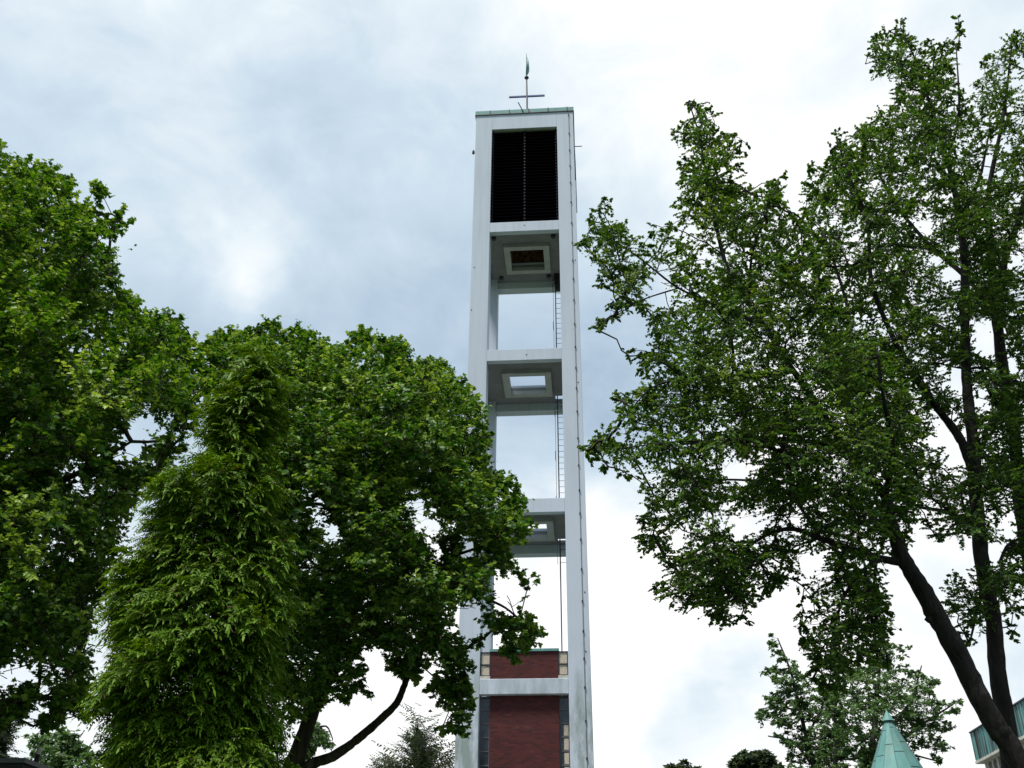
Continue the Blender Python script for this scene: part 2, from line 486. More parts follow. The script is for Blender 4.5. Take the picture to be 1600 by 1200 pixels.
# floor slabs with a square opening and a downstand rim, and a ladder hatch
RO, RI, RC = 1.12, .83, 2.6          # rim outer, hole half size, centre depth
HX0, HX1, HY0, HY1 = 1.24, 1.95, 4.02, 4.60
def ring_boxes(mb, x0, x1, y0, y1, hx0, hx1, hy0, hy1, z0, z1):
    mb.box(x0, x1, y0, hy0, z0, z1); mb.box(x0, x1, hy1, y1, z0, z1)
    mb.box(x0, hx0, hy0, hy1, z0, z1); mb.box(hx1, x1, hy0, hy1, z0, z1)
for i, zb in enumerate((Z['o2t'], Z['o3t'], Z['o4t'])):
    s0, s1 = zb + .40, zb + .56
    mb = MB()
    hx1 = 2.0
    # slab plan pieced round the hole and the hatch
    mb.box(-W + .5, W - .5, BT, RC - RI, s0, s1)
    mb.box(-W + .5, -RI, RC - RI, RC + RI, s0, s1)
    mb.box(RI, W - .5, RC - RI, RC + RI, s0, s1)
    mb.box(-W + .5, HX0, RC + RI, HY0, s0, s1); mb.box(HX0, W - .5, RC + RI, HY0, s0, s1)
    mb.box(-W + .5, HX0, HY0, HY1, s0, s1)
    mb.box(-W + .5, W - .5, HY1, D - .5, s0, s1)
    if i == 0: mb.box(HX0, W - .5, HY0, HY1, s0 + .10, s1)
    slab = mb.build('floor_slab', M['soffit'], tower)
    mb = MB()
    ring_boxes(mb, -RO, RO, RC - RO, RC + RO, -RI, RI, RC - RI, RC + RI, s0 - .20, s0 - .003)
    mb.build('opening_rim', M['rim'], slab)
    mb = MB()                                            # upstand kerb round the hole, seen through it
    ring_boxes(mb, -RI - .12, RI + .12, RC - RI - .12, RC + RI + .12, -RI, RI, RC - RI, RC + RI, s1 + .003, s1 + .12)
    mb.build('kerb', M['concrete'], slab)
    if i == 0:
        for x, y in ((-1.55, .95), (1.35, .95), (-1.45, 4.2), (1.0, 4.2)):
            mb = MB(); mb.tube([(x, y, s0 - .12), (x, y, s0)], [.10, .13], 10)
            mb.build('soffit_lamp', M['dark_metal'], slab)

# belfry: dark room behind louvres on all four sides
mb = MB()
za, zb = Z['o2t'] + .6, Z['top'] - .3
t = .06
ya, yb = BT + .52, D - .78
mb.box(-W + .62, W - .62, ya, ya + t, za, zb); mb.box(-W + .62, W - .62, yb - t, yb, za, zb)
mb.box(-W + .62, -W + .62 + t, ya + t, yb - t, za, zb); mb.box(W - .62 - t, W - .62, ya + t, yb - t, za, zb)
mb.build('belfry_lining', M['rust'], tower)
def louvre(x0, x1, y, n, axis='x', flip=1):
    """slats in an opening; axis x: opening in the front/back face, axis y: in a side face"""
    sl = MB()
    z0, z1 = Z['l1b'] + .003, Z['l1t'] - .003
    h = (z1 - z0) / n
    for i in range(n):
        zc = z0 + (i + .5) * h
        a = [(x0, y, zc - h * .42), (x1, y, zc - h * .42), (x1, y + flip * .16, zc + h * .34), (x0, y + flip * .16, zc + h * .34)]
        b = [(p[0], p[1], p[2] + .035) for p in a]
        pts = a + b
        if axis == 'y': pts = [(p[1], p[0], p[2]) for p in pts]
        sl.hexa(pts)
    lo = sl.build('louvre_screen', M['black_slat'], tower)
    for xx, w_ in (((x0 + x1) / 2, .035), (x0 + .08, .02), (x1 - .08, .02)):
        st = MB(); ys = sorted((y + flip * .03, y + flip * .10))
        if axis == 'x': st.box(xx - w_, xx + w_, *ys, z0, z1)
        else: st.box(*ys, xx - w_, xx + w_, z0, z1)
        st.build('mullion', M['louvre_stud'], lo)
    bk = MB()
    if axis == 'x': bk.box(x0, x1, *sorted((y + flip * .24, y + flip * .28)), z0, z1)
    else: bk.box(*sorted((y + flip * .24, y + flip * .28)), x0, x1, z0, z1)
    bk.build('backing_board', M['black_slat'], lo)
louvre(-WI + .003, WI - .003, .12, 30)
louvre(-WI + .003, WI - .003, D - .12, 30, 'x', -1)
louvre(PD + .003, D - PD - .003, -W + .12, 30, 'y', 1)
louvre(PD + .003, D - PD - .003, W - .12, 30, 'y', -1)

# copper roof edge with clips, and the flat roof
mb = MB()
e = .035
z0, z1 = Z['top'] + .003, Z['top'] + .25
mb.box(-W - e, W + e, -e, D + e, z0, z1)
roof = mb.build('roof_edge', M['copper'], tower)
mb = MB(); mb.box(-W - .05, W + .05, -.05, D + .05, z0 - .045, z0 - .003 + .0); mb.build('drip_edge', M['dark_metal'], roof)
for x in (-1.78, -.78, .22, 1.22, 2.2):
    mb = MB()
    mb.box(x - .018, x + .018, -e - .022, -e + .001, z0 + .01, z1 + .02)
    mb.box(x - .018, x + .06, -e - .02, -e + .001, z0 + .0, z0 + .06)
    mb.build('seam_clip', M['dark_metal'], roof)
mb = MB(); mb.tube([(-.06, -.06, z0 + .05), (-.32, -.02, z0 + .75)], .028, 6); mb.build('hook', M['dark_metal'], roof)

# cross and vane
fin = MB(); fin.tube([(0, 2.6, z1), (-.02, 2.6, 43.6), (-.04, 2.6, 45.1), (-.05, 2.6, 47.05)], [.06, .05, .04, .012], 8)
cross = fin.build('roof_cross', M['steel'], tower)
mb = MB(); mb.box(-1.02, .97, 2.56, 2.64, 43.59, 43.68); mb.build('crossbar', M['blue_lens_fringe'], cross)  # the blue is lens colour fringing put into the bar's colour
mb = MB(); mb.tube([(-.04, 2.6, 44.97), (-.04, 2.6, 45.05), (-.04, 2.6, 45.09), (-.04, 2.6, 45.16), (-.04, 2.6, 45.24)], [.02, .11, .13, .10, .03], 12)
mb.build('collar', M['dark_metal'], cross)
mb = MB()                                               # curved copper vane like a leaning flame
zz = np.linspace(45.24, 46.75, 12); q = np.linspace(0, 1, 12)
off = -.07 + .11 * np.sin(q * 2.6) ; wd = .015 + .055 * np.sin(np.clip(q * 1.15, 0, 1) * math.pi) ** .8
vs, fs = [], []
for i in range(12):
    for y_ in (-.22 * math.sin(q[i] * math.pi) - .02, .22 * math.sin(q[i] * math.pi) + .02):
        vs += [(off[i] - wd[i], 2.6 + y_, zz[i]), (off[i] + wd[i], 2.6 + y_, zz[i])]
for i in range(11):
    a = i * 4; b = a + 4
    fs += [(a, a + 1, b + 1, b), (a + 1, a + 3, b + 3, b + 1), (a + 3, a + 2, b + 2, b + 3), (a + 2, a, b, b + 2)]
fs += [(0, 2, 3, 1), (44, 45, 47, 46)]
mb.add(vs, fs); mb.build('wind_vane', M['copper'], cross)

# lightning conductor with its clamps, on the right pillar
mb = MB(); mb.tube([(2.27, -.03, z0), (2.27, -.03, 24), (2.255, -.03, 8), (2.25, -.03, .1)], .011, 6)
cond = mb.build('lightning_conductor', M['steel'], tower)
for i in range(34):
    mb = MB()
    zc = 39.45 - i * 1.16 + .12 * math.sin(i * 5.1)
    xw = 2.27 if zc > 24 else 2.27 - (24 - zc) * .0009
    mb.box(xw - .03, xw + .03, -.055, .0, zc - .035, zc + .035)
    mb.build('clamp', M['dark_metal'], cond)
mb = MB(); mb.tube([(W + .02, .3, 37.6), (W + .035, .25, 36.5), (W + .035, .22, 33.2)], .022, 6); mb.build('side_cable', M['dark_metal'], tower)
mb = MB(); mb.tube([(W - .02, .12, 37.40), (W + .40, .12, 37.40)], .022, 6); mb.build('bracket_rod', M['blue_lens_fringe'], tower)
mb = MB(); mb.tube([(-W, .15, 37.30), (-W - .10, .15, 37.30)], .02, 6); mb.tube([(-W - .10, .15, 37.25), (-W - .10, .15, 37.38), (-W - .10, .15, 37.48)], [.06, .07, .04], 8)
mb.build('floodlight', M['dark_metal'], tower)
# small fixing holes left in the concrete
for x, z in ((-2.35, 30.0), (2.38, 30.2), (2.35, 23.6), (2.38, 20.5), (-2.42, 27.6), (.0, 32.4), (.1, 25.1), (2.36, 14.2), (2.33, 11.9)):
    mb = MB(); mb.tube([(x, -.012, z), (x, .02, z)], .028, 7); mb.build('tie_plug', M['dark_metal'], tower)

# brick core: box behind the frame, copper capping, corner window strips
mb = MB()
by = .10
mb.box(-1.27, 1.28, by, D - by, Z['bt'], Z['roof'] - .045)
up = mb.build('brick_panel', M['brick'], tower)
mb = MB(); mb.box(-1.31, 1.32, by - .05, D - by + .05, Z['roof'] - .045, Z['roof'] + .05); mb.build('coping', M['copper'], up)
mb = MB(); mb.box(-1.28, 1.28, by + .12, D - by - .12, 3.68, Z['bb']); lowp = mb.build('brick_panel', M['brick'], tower)
mb = MB(); mb.box(-WI, WI, .16, D - .16, 0, 3.1); mb.build('base_wall', M['brick'], tower)
for xa, xb in ((-WI - .3, -1.31), (1.32, WI + .3)):
    mb = MB(); mb.box(xa, xb, .45, D - .45, Z['roof'] - .14, Z['roof'] - .06); mb.build('flat_roof', M['felt'], tower)
def window(x0, x1, y, zs, glass, curtain=False):
    fr = MB()
    w_ = .035
    fr.box(x0, x0 + w_, y - .03, y + .04, zs[0], zs[-1]); fr.box(x1 - w_, x1, y - .03, y + .04, zs[0], zs[-1])
    for i, z in enumerate(zs):
        fr.box(x0 + w_, x1 - w_, y - .028, y + .04, z - (.022 if 0 < i < len(zs) - 1 else .0) - (.04 if i == len(zs) - 1 else 0), z + (.022 if 0 < i < len(zs) - 1 else .0) + (.04 if i == 0 else 0))
    f = fr.build('window', M['dark_metal'] if glass == 'beige_glass' else M['steel'], tower)
    for a, b in zip(zs[:-1], zs[1:]):
        p = MB(); p.box(x0 + w_, x1 - w_, y, y + .015, a + .025, b - .025)
        p.build('pane', M[glass], f)
    return f
for x0, x1 in ((-1.655, -1.275), (1.285, 1.655)):
    f = window(x0, x1, by + .03, [11.04, 11.47, 11.95], 'beige_glass')
    s = MB(); s.box(x0, x1, .03, by + .07, Z['bt'] + .002, 11.035); s.build('sill', M['trim'], f)
    zs = list(np.arange(10.345, 3.7, -.487))[::-1]
    zs[0] = 3.69
    f = window(x0, x1, by + .28, zs, 'dark_glass')
    if x0 > 0:
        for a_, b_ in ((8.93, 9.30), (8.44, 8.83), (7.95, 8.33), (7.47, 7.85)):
            p = MB(); p.box(x0 + .16, x1 - .045, by + .265, by + .279, a_, b_); p.build('pane_light_patch', M['beige_glass'], f)  # pale strips put the bright patch of light on the glass into colour
    b = MB(); b.box(x0, x1, D - by - .05, D - by - .03, Z['bt'] + .003, 11.98); b.build('rear_glazing', M['beige_glass'], tower)
    b = MB(); b.box(x0, x1, D - by - .3, D - by - .28, 3.69, Z['bb'] - .003); b.build('rear_glazing', M['dark_glass'], tower)
for sx in (-1, 1):                                       # brick infill on the side faces
    xa, xb = sorted((sx * (W - .22), sx * (W - .1)))
    b = MB(); b.box(xa, xb, PD, D - PD, 3.68, Z['bb']); b.box(xa, xb, PD, D - PD, Z['bt'], 11.95); b.box(xa, xb, PD, D - PD, 0, 3.1)
    b.build('side_infill', M['brick'], tower)

# ladder with conduits, rising through the hatches
def ladder(z0, z1, rungs_from):
    y = 4.30
    fr = MB()
    fr.tube([(1.33, y, z0), (1.33, y, z1)], .030, 6)
    fr.tube([(1.68, y, rungs_from), (1.68, y, z1)], .022, 6)
    n = int((z1 - rungs_from) / .30)
    for i in range(n):
        z = z1 - .25 - i * .30
        fr.tube([(1.33, y, z), (1.68, y, z)], .011, 5, False)
    o = fr.build('ladder', M['dark_metal'], tower)
    c = MB(); c.tube([(1.215, y, rungs_from), (1.215, y, z1)], .010, 5)
    for z in np.arange(rungs_from + 1.4, z1 - .5, 2.3):
        c.tube([(1.215, y, z), (1.19, y - .04, z + .15), (1.19, y - .04, z + .5), (1.215, y, z + .6)], .012, 5)
    c.build('conduit', M['steel'], o)
ladder(25.38, 32.5, 25.40)
ladder(18.15, 25.36, 18.17)
ladder(12.0, 18.13, 16.9)
mb = MB(); mb.box(1.3, 1.95, 4.06, 4.62, 31.75, 32.53); mb.build('hatch_box', M['hut_fascia'], tower)

# ------------------------------------------------------------------ church with copper fascia (right)
church = empty('church_building', (18.535, 42.0, 0), -YAW)
tag(church, 'church hall with tall streaked green copper roof edge behind the leaning trunk', 'church')
L = 40.0; WD = 14.0                   # local: x to the right, y runs back towards the camera (negative)
mb = MB(); mb.box(0, WD, -L, 0, 8.80, 9.87); fas = mb.build('copper_fascia', M['copper_streaked'], church)
mb = MB()
yy = -.02
while yy > -L:
    mb.box(-.03, -.001, yy - .025, yy, 8.84, 9.88); yy -= .42 + .06 * math.sin(yy * 7)
xx = .3
while xx < WD:
    mb.box(xx, xx + .025, .001, .03, 8.84, 9.88); xx += .45
mb.build('standing_seams', M['copper_streaked'], fas)
mb = MB(); mb.box(-.05, WD + .05, -L - .05, .05, 9.875, 9.92); mb.build('roof_capping', M['dark_metal'], fas)
mb = MB(); mb.box(-.04, WD + .04, -L - .04, .04, 8.70, 8.797); mb.build('soffit_trim', M['trim'], church)
mb = MB(); mb.box(.45, WD - .4, -L + .3, -.32, 8.0, 8.70); mb.build('clerestory_wall', M['dark_glass'], church)
def post(*b):
    mb = MB(); mb.box(*b); mb.build('clerestory_post', M['trim'], church)
yy = -.25
while yy > -L + .4:
    post(.28, .449, yy - .16, yy, 8.20, 8.697); yy -= .55
post(.26, .449, -.249, -.10, 8.20, 8.697)
xx = .45
while xx < WD - .6:
    post(xx, xx + .16, -.319, -.12, 8.20, 8.697); xx += .55
mb = MB(); mb.box(.16, WD - .1, -L + .1, -.06, 8.05, 8.197); mb.build('stone_band', M['trim'], church)
mb = MB(); mb.box(.35, WD - .3, -L + .2, -.2, 0, 8.047); wall = mb.build('wall', M['render_wall'], church)
for i in range(24):
    y1 = -.9 - i * 1.6
    mb = MB(); mb.box(.30, .349, y1 - .75, y1, 3.2, 7.7); w_ = mb.build('window', M['trim'], wall)
    mb = MB(); mb.box(.285, .299, y1 - .67, y1 - .40, 3.3, 7.6); mb.box(.285, .299, y1 - .35, y1 - .08, 3.3, 7.6); mb.build('pane', M['dark_glass'], w_)

# ------------------------------------------------------------------ copper spire (turret)
sp = empty('copper_turret', (9.48, 26.0, 0), .12)
tag(sp, 'pointed pale green copper turret roof with overlapping sheets and a small cap', 'turret')
N = 12
def cone_ring(r, z, n=N, a0=.09): return [(r * math.cos(a0 + i * 2 * math.pi / n), r * math.sin(a0 + i * 2 * math.pi / n), z) for i in range(n)]
SL = .455                            # radius gained per metre
zt, ze = 7.02, 3.3
mb = MB()
mb.add(cone_ring((7.19 - zt) * SL, zt) + cone_ring((7.19 - ze) * SL, ze), [(i, N + i, N + (i + 1) % N, (i + 1) % N) for i in range(N)])
cone = mb.build('roof', M['copper'], sp)
mb = MB()
for i in range(N):
    a = .09 + i * 2 * math.pi / N
    p0 = np.array([math.cos(a) * (7.19 - zt) * SL, math.sin(a) * (7.19 - zt) * SL, zt]); p1 = np.array([math.cos(a) * (7.19 - ze) * SL, math.sin(a) * (7.19 - ze) * SL, ze])
    mb.tube([p0, p1], [.008, .015], 5)
    a2 = .09 + (i + 1) * 2 * math.pi / N
    zc = zt - .12 - .36 * ((i * 2) % 5) / 5 - (.22 if i % 2 else 0)
    while zc > ze + .1:
        r = (7.19 - zc) * SL + .004
        mb.tube([(math.cos(a) * r, math.sin(a) * r, zc), (math.cos(a2) * r, math.sin(a2) * r, zc)], .008, 4)
        zc -= .62
mb.build('sheet_seams', m_plain('seam_copper', (.10, .19, .18), .6, .4), cone)
mb = MB()
mb.add([(0, 0, 7.28)] + cone_ring(.145, 7.0, 16), [(0, 1 + i, 1 + (i + 1) % 16) for i in range(16)] + [tuple(range(16, 0, -1))])
mb.build('cap', M['copper'], sp)
mb = MB(); mb.tube([(0, 0, 0), (0, 0, 3.31)], 1.6, 24); mb.build('wall', M['render_wall'], sp)

# ------------------------------------------------------------------ flat-roofed hut (lower left corner) and its flue
c0 = at(40, 1184, 12.0); z_h = c0[2]
c1 = at_z(0.0, 1184.3, z_h); c2 = at_z(86.0, 1201.0, z_h)
dA = c1 - c0; dA /= np.linalg.norm(dA); dB = c2 - c0; dB /= np.linalg.norm(dB)
dA = np.array([-dB[1], dB[0], 0]) if (np.array([-dB[1], dB[0], 0]) @ dA) > 0 else -np.array([-dB[1], dB[0], 0])
hut = empty('flat_roof_hut', (c0[0], c0[1], 0), math.atan2(dB[1], dB[0]))
tag(hut, 'dark flat roofed hut with grey metal roof edge in the lower corner', 'hut')
sg = 1 if (dA @ np.array([-math.sin(hut.rotation_euler.z), math.cos(hut.rotation_euler.z), 0])) > 0 else -1
def hb(mb, x0, x1, y0, y1, z0, z1): mb.box(x0, x1, *sorted((sg * y0, sg * y1)), z0, z1)
mb = MB(); hb(mb, .03, 5.0, .03, 6.0, z_h - .30, z_h - .055); hut_roof = mb.build('roof', M['hut_fascia'], hut)
mb = MB(); hb(mb, 0, 5.03, 0, 6.03, z_h - .052, z_h); mb.build('metal_edge', M['hut_edge'], hut_roof)
mb = MB(); hb(mb, .10, 4.9, .10, 5.9, 0, z_h - .303); hut_wall = mb.build('wall', M['hut_wall'], hut)
mb = MB(); hb(mb, 1.2, 2.2, .06, .099, .05, 2.1); mb.build('door', M['hut_fascia'], hut)
fp = at(57.5, 1187, 13.6)
flue = empty('chimney_flue', (fp[0], fp[1], z_h + .002))
tag(flue, 'short pale chimney flue with dark collar standing on the hut roof', 'flue')
ft = at(61, 1168, 13.6)
mb = MB(); mb.tube([(0, 0, 0), (0, 0, max(.05, fp[2] - z_h + .06))], .035, 10); mb.build('collar', M['dark_metal'], flue)
mb = MB(); mb.tube([(0, 0, .03), (0, 0, ft[2] - z_h)], .03, 12); mb.build('pipe', M['flue'], flue)

# ------------------------------------------------------------------ trees: helpers
def unit(a): return a / np.maximum(np.linalg.norm(a, axis=-1, keepdims=True), 1e-9)

def in_poly(P, poly):
    poly = np.asarray(poly, float); x, y = P[:, 0], P[:, 1]
    ins = np.zeros(len(P), bool)
    for (x0, y0), (x1, y1) in zip(poly, np.roll(poly, -1, 0)):
        c = ((y0 > y) != (y1 > y))
        if y1 != y0: ins ^= c & (x < (x1 - x0) * (y - y0) / (y1 - y0) + x0)
    return ins

def edge_dist(P, poly):
    poly = np.asarray(poly, float); best = np.full(len(P), 1e9)
    for a, b in zip(poly, np.roll(poly, -1, 0)):
        ab = b - a; t = np.clip(((P - a) @ ab) / max(ab @ ab, 1e-9), 0, 1)
        best = np.minimum(best, np.linalg.norm(P - a - t[:, None] * ab, axis=1))
    return best

MAPLE = ([(0, 0), (.02, .30), (.22, .50), (.40, .27), (.70, .42), (.72, .18), (1, 0)], .16)
LIME = ([(0, 0), (-.06, .26), (.22, .46), (.62, .40), (1, 0)], .14)
OVAL = ([(0, 0), (.35, .30), (1, 0)], .10)

def leaf_arrays(pos, d, nrm, size, shape):
    """two folded halves per leaf, sharing the midrib"""
    half, fold = shape
    half = np.array(half); k = len(half)
    d = unit(d); nrm = unit(nrm - d * np.sum(nrm * d, -1, keepdims=True)); s = np.cross(nrm, d)
    tpl = [(u, v, abs(v) * fold * 2) for u, v in half] + [(u, -v, abs(v) * fold * 2) for u, v in half[1:-1]]
    tpl = np.array(tpl); nv = len(tpl)
    curl = -.22 * tpl[:, 0] ** 2
    V = pos[:, None, :] + size[:, None, None] * (tpl[None, :, 0, None] * d[:, None, :] + tpl[None, :, 1, None] * s[:, None, :]
                                               + (tpl[:, 2] + curl)[None, :, None] * nrm[:, None, :])
    pa = list(range(k)); pb = [0] + list(range(k, nv))[::1] + [k - 1]
    loops = np.array(pa[::-1] + pb)
    N_ = len(pos)
    L_ = (loops[None, :] + (np.arange(N_) * nv)[:, None]).ravel()
    sizes = np.full(N_ * 2, k)
    return V.reshape(-1, 3), L_, sizes

def prism_arrays(A, B, ra, rb):
    """thin three-sided twigs from A to B"""
    d = unit(B - A); ref = np.where(np.abs(d[:, 2:3]) < .9, np.array([[0, 0, 1.0]]), np.array([[1.0, 0, 0]]))
    u = unit(np.cross(d, ref)); w = np.cross(d, u)
    vs = []
    for P, r in ((A, ra), (B, rb)):
        for a in (0, 2.094, 4.189): vs.append(P + r * (math.cos(a) * u + math.sin(a) * w))
    V = np.stack(vs, 1)
    loops = np.array([0, 1, 4, 3, 1, 2, 5, 4, 2, 0, 3, 5])
    L_ = (loops[None, :] + (np.arange(len(A)) * 6)[:, None]).ravel()
    return V.reshape(-1, 3), L_, np.full(len(A) * 3, 4)

def smooth_path(P, rad, n=5):
    """Catmull-Rom through points, radii interpolated"""
    P = np.asarray(P, float); out, ro = [], []
    Q = np.vstack([2 * P[0] - P[1], P, 2 * P[-1] - P[-2]])
    for i in range(1, len(Q) - 2):
        for t in np.linspace(0, 1, n, endpoint=False):
            a, b, c, e = Q[i - 1:i + 3]
            out.append(.5 * (2 * b + (c - a) * t + (2 * a - 5 * b + 4 * c - e) * t * t + (-a + 3 * b - 3 * c + e) * t ** 3))
            ro.append(rad[i - 1] * (1 - t) + rad[i] * t)
    out.append(P[-1]); ro.append(rad[-1])
    return np.array(out), np.array(ro)

HOLES = []                            # openings in the foliage where the sky shows through

def make_tree(name, label, cat, Y, limbs, poly, bark, leaf_mat, shape, leaf, rc, n_clump, T=3.0, edge=.8, up=.35, droop=.15,
              shoots=9, per=10, spread=.9, group=None, foot=None, holes=(), dens_px=None, hang=0.0, lobe=None, trim=.93, thick=1.0, edge_rc=.6, gap=.95, flat=.75,
              young_tips=.6, wob=1.0):
    """limbs: polylines of (px, py, radius px, depth offset); poly: crown outline as seen; T: half thickness of the crown in metres"""
    holes = list(HOLES) + list(holes)
    # -- limbs as world polylines
    tubes, nodes, nrad = [], [], []
    base = None
    for li, lb in enumerate(limbs):
        P = np.array([at(p[0], p[1], Y + (p[3] if len(p) > 3 else 0.0)) for p in lb])
        sc = np.array([project(q[None])[1][0] / F_PX for q in P])
        rad = np.array([p[2] for p in lb]) * sc * thick
        if li == 0:
            fx = foot if foot is not None else (P[0][0] + (P[0][0] - P[1][0]) * .2, P[0][1])
            base = np.array([fx[0], fx[1], -.15])
            P = np.vstack([base, base * .55 + P[0] * .45 + [0, 0, -.1], P]); rad = np.concatenate([[rad[0] * 1.7, rad[0] * 1.15], rad])
        pts, rr = smooth_path(P, rad, 6)
        jig = rng.normal(0, 1, pts.shape) * (rr[:, None] * .03 * wob)
        pts = pts + jig
        tubes.append((pts, rr * (1 + rng.normal(0, .035, len(rr))), 12 if rr.max() > .08 else 8))
        nodes.append(pts); nrad.append(rr)
    LN = np.concatenate(nodes); LR = np.concatenate(nrad)
    keep = LN[:, 2] > 1.5
    LN, LR = LN[keep], LR[keep]
    # -- foliage clumps through the volume of the crown
    poly = np.asarray(poly, float)
    lo, hi = poly.min(0), poly.max(0)
    C, CR = [], []
    pos_list = np.zeros((0, 3))
    tries = 0
    lobes = []
    if lobe:                                             # the crown is made of rounded masses with gaps between them
        P = rng.uniform(lo, hi, (6000, 2)); P = P[in_poly(P, poly)]
        half = T * np.sqrt(np.clip(1 - (1 - np.clip(edge_dist(P, poly) / 160., 0, 1)) ** 2, .02, 1))
        for x in at(P[:, 0], P[:, 1], Y + rng.uniform(-1, 1, len(P)) * half):
            if all(np.linalg.norm((x - q) * [1, 1, 1.25]) > lobe[1] for q in lobes): lobes.append(x)
        lobes = np.array(lobes); lr = lobe[0] * rng.uniform(.75, 1.2, len(lobes))
    while len(C) < n_clump and tries < 60:
        tries += 1
        P = rng.uniform(lo, hi, (900, 2))
        ok = in_poly(P, poly)
        ed = edge_dist(P, poly)
        r = rng.uniform(rc[0], rc[1], len(P))
        maxd = 160.0
        q = np.clip(ed / maxd, 0, 1)
        half = T * np.sqrt(np.clip(1 - (1 - q) ** 2, 0.02, 1))
        dz = rng.uniform(-1, 1, len(P)) * half
        X = at(P[:, 0], P[:, 1], Y + dz)
        zc = project(X)[1]
        r = np.minimum(r, ed * 1.25 * zc / F_PX); rp = r * F_PX / zc
        ok &= r > rc[0] * .55
        if lobe:
            dl = np.linalg.norm((X[:, None, :] - lobes[None]) * [1, 1, 1.25], axis=2) / lr[None]
            ok &= dl.min(1) < 1
        for h in holes:
            hp = np.asarray(h, float)
            ok &= ~in_poly(P, hp) & (edge_dist(P, hp) > rp * .45)
        if dens_px is not None: ok &= rng.random(len(P)) < dens_px(P)
        for i in np.nonzero(ok)[0]:
            if len(C) >= n_clump: break
            if len(pos_list) and np.min(np.sum((pos_list - X[i]) ** 2, 1)) < (r[i] * gap) ** 2: continue
            C.append(X[i]); CR.append(r[i]); pos_list = np.vstack([pos_list, X[i]])
    # small clumps that finish the outline
    if edge:
        per_seg = np.roll(poly, -1, 0) - poly
        inward_c = poly.mean(0)
        re = rc[0] * edge_rc
        for a, ab in zip(poly, per_seg):
            ln = np.linalg.norm(ab)
            s_px = re * F_PX / (Y * 1.35)
            m = max(1, int(ln / (s_px * 1.25) * edge))
            for t in (np.arange(m) + rng.random(m)) / m:
                nrm = np.array([-ab[1], ab[0]]) / max(ln, 1e-6)
                p = a + ab * t
                for sgn in (1, -1):
                    c = p + sgn * nrm * s_px * rng.uniform(.7, 1.1)
                    if in_poly(c[None], poly)[0]:
                        bad = any(in_poly(c[None], h)[0] for h in holes)
                        if bad: break
                        x = at(c[0], c[1], Y + rng.uniform(-.35, .35) * T)
                        C.append(x); CR.append(re * rng.uniform(.8, 1.2)); break
    for lb in limbs:                                     # foliage towards the end of every limb
        for p, p2 in zip(lb[-4:-1], lb[-3:]) if lb[-1][2] < 4 else ():
            for t in (.05, .3, .55, .8):
                q = [p[i] * (1 - t) + p2[i] * t for i in (0, 1)]
                if in_poly(np.array([q]), poly)[0]:
                    dz = (p2[3] if len(p2) > 3 else 0.0)
                    C.append(at(q[0], q[1], Y + dz) + rng.normal(0, .12, 3)); CR.append(rc[0] * rng.uniform(.7, 1.0))
    C = np.array(C); CR = np.array(CR)
    # -- branches from the limbs out to every clump, nearest first
    d0 = np.array([np.min(np.sum((LN - c) ** 2, 1)) for c in C])
    order = np.argsort(d0)
    NP, par = [p for p in LN], [-1] * len(LN)
    arr = np.zeros((len(LN) + len(C) * 3 + 8, 3)); arr[:len(LN)] = LN; cnt = len(LN)
    pen = np.zeros(len(arr)); seg = []
    O = np.zeros_like(C); XC, XR, XO = [], [], []
    for ci in order:
        c = C[ci]
        dd = np.linalg.norm(arr[:cnt] - c, axis=1) + pen[:cnt] * .25 + np.maximum(arr[:cnt, 2] - c[2], 0) * .35
        near = np.argsort(dd)[:16]
        mid, _ = project((arr[near] + c) / 2)
        okm = in_poly(mid, poly)
        for h in holes: okm &= ~in_poly(mid, h)
        j = int(near[np.argmax(okm)] if okm.any() else near[0]); p = arr[j]
        o = c - p; ln = np.linalg.norm(o); o = o / max(ln, 1e-6)
        O[ci] = o
        m1 = p + (c - p) * .4 + rng.normal(0, .05, 3) * ln + np.array([0, 0, .05 * ln])
        m2 = p + (c - p) * .75 + rng.normal(0, .05, 3) * ln + np.array([0, 0, .04 * ln])
        idx = []
        for q in (m1, m2, c):
            arr[cnt] = q; pen[cnt] = pen[j] + ln * .5; idx.append(cnt); cnt += 1
        seg.append((j, idx))
        if ln > .55:
            for q, f_ in ((m2, .75), (m1 * .3 + m2 * .7, .6)):
                if ln > .9 or f_ > .7:
                    XC.append(q); XR.append(min(CR[ci], ln * .5) * f_); XO.append(o)
    if XC: C = np.vstack([C, XC]); CR = np.concatenate([CR, XR]); O = np.vstack([O, XO])
    load = np.zeros(cnt)
    for j, idx in reversed(seg):
        load[idx[2]] += 1; load[idx[1]] += load[idx[2]]; load[idx[0]] += load[idx[1]]
        load[j] += load[idx[0]]
    TV, TL, TS, tn = [], [], [], 0
    for pts, rr, k in tubes:
        v, f = tube_arrays(pts, rr, k)
        TV.append(v); TL += [i + tn for q in f for i in q]; TS += [len(q) for q in f]; tn += len(v)
    for j, idx in seg:
        ids = [j] + idx
        pts = arr[ids]
        rr = np.array([.0042 * max(load[i], 1) ** .55 + .002 for i in idx])
        rr = np.concatenate([[rr[0] * 1.15], rr])
        if np.linalg.norm(pts[-1] - pts[0]) < .02: continue
        v, f = tube_arrays(pts, rr, 5, False)
        TV.append(v); TL += [i + tn for q in f for i in q]; TS += [len(q) for q in f]; tn += len(v)
    # -- shoots and leaves
    ns = np.maximum(3, (shoots * (CR / np.mean(rc)) ** 1.6)).astype(int)
    ci = np.repeat(np.arange(len(C)), ns)
    o = unit(O + np.array([0, 0, up]))
    dirs = unit(o[ci] * .45 + unit(rng.normal(0, 1, (len(ci), 3))) * spread * np.array([1, 1, flat]) + np.array([0, 0, up * .6]))
    ln = CR[ci] * rng.uniform(.7, 1.3, len(ci))
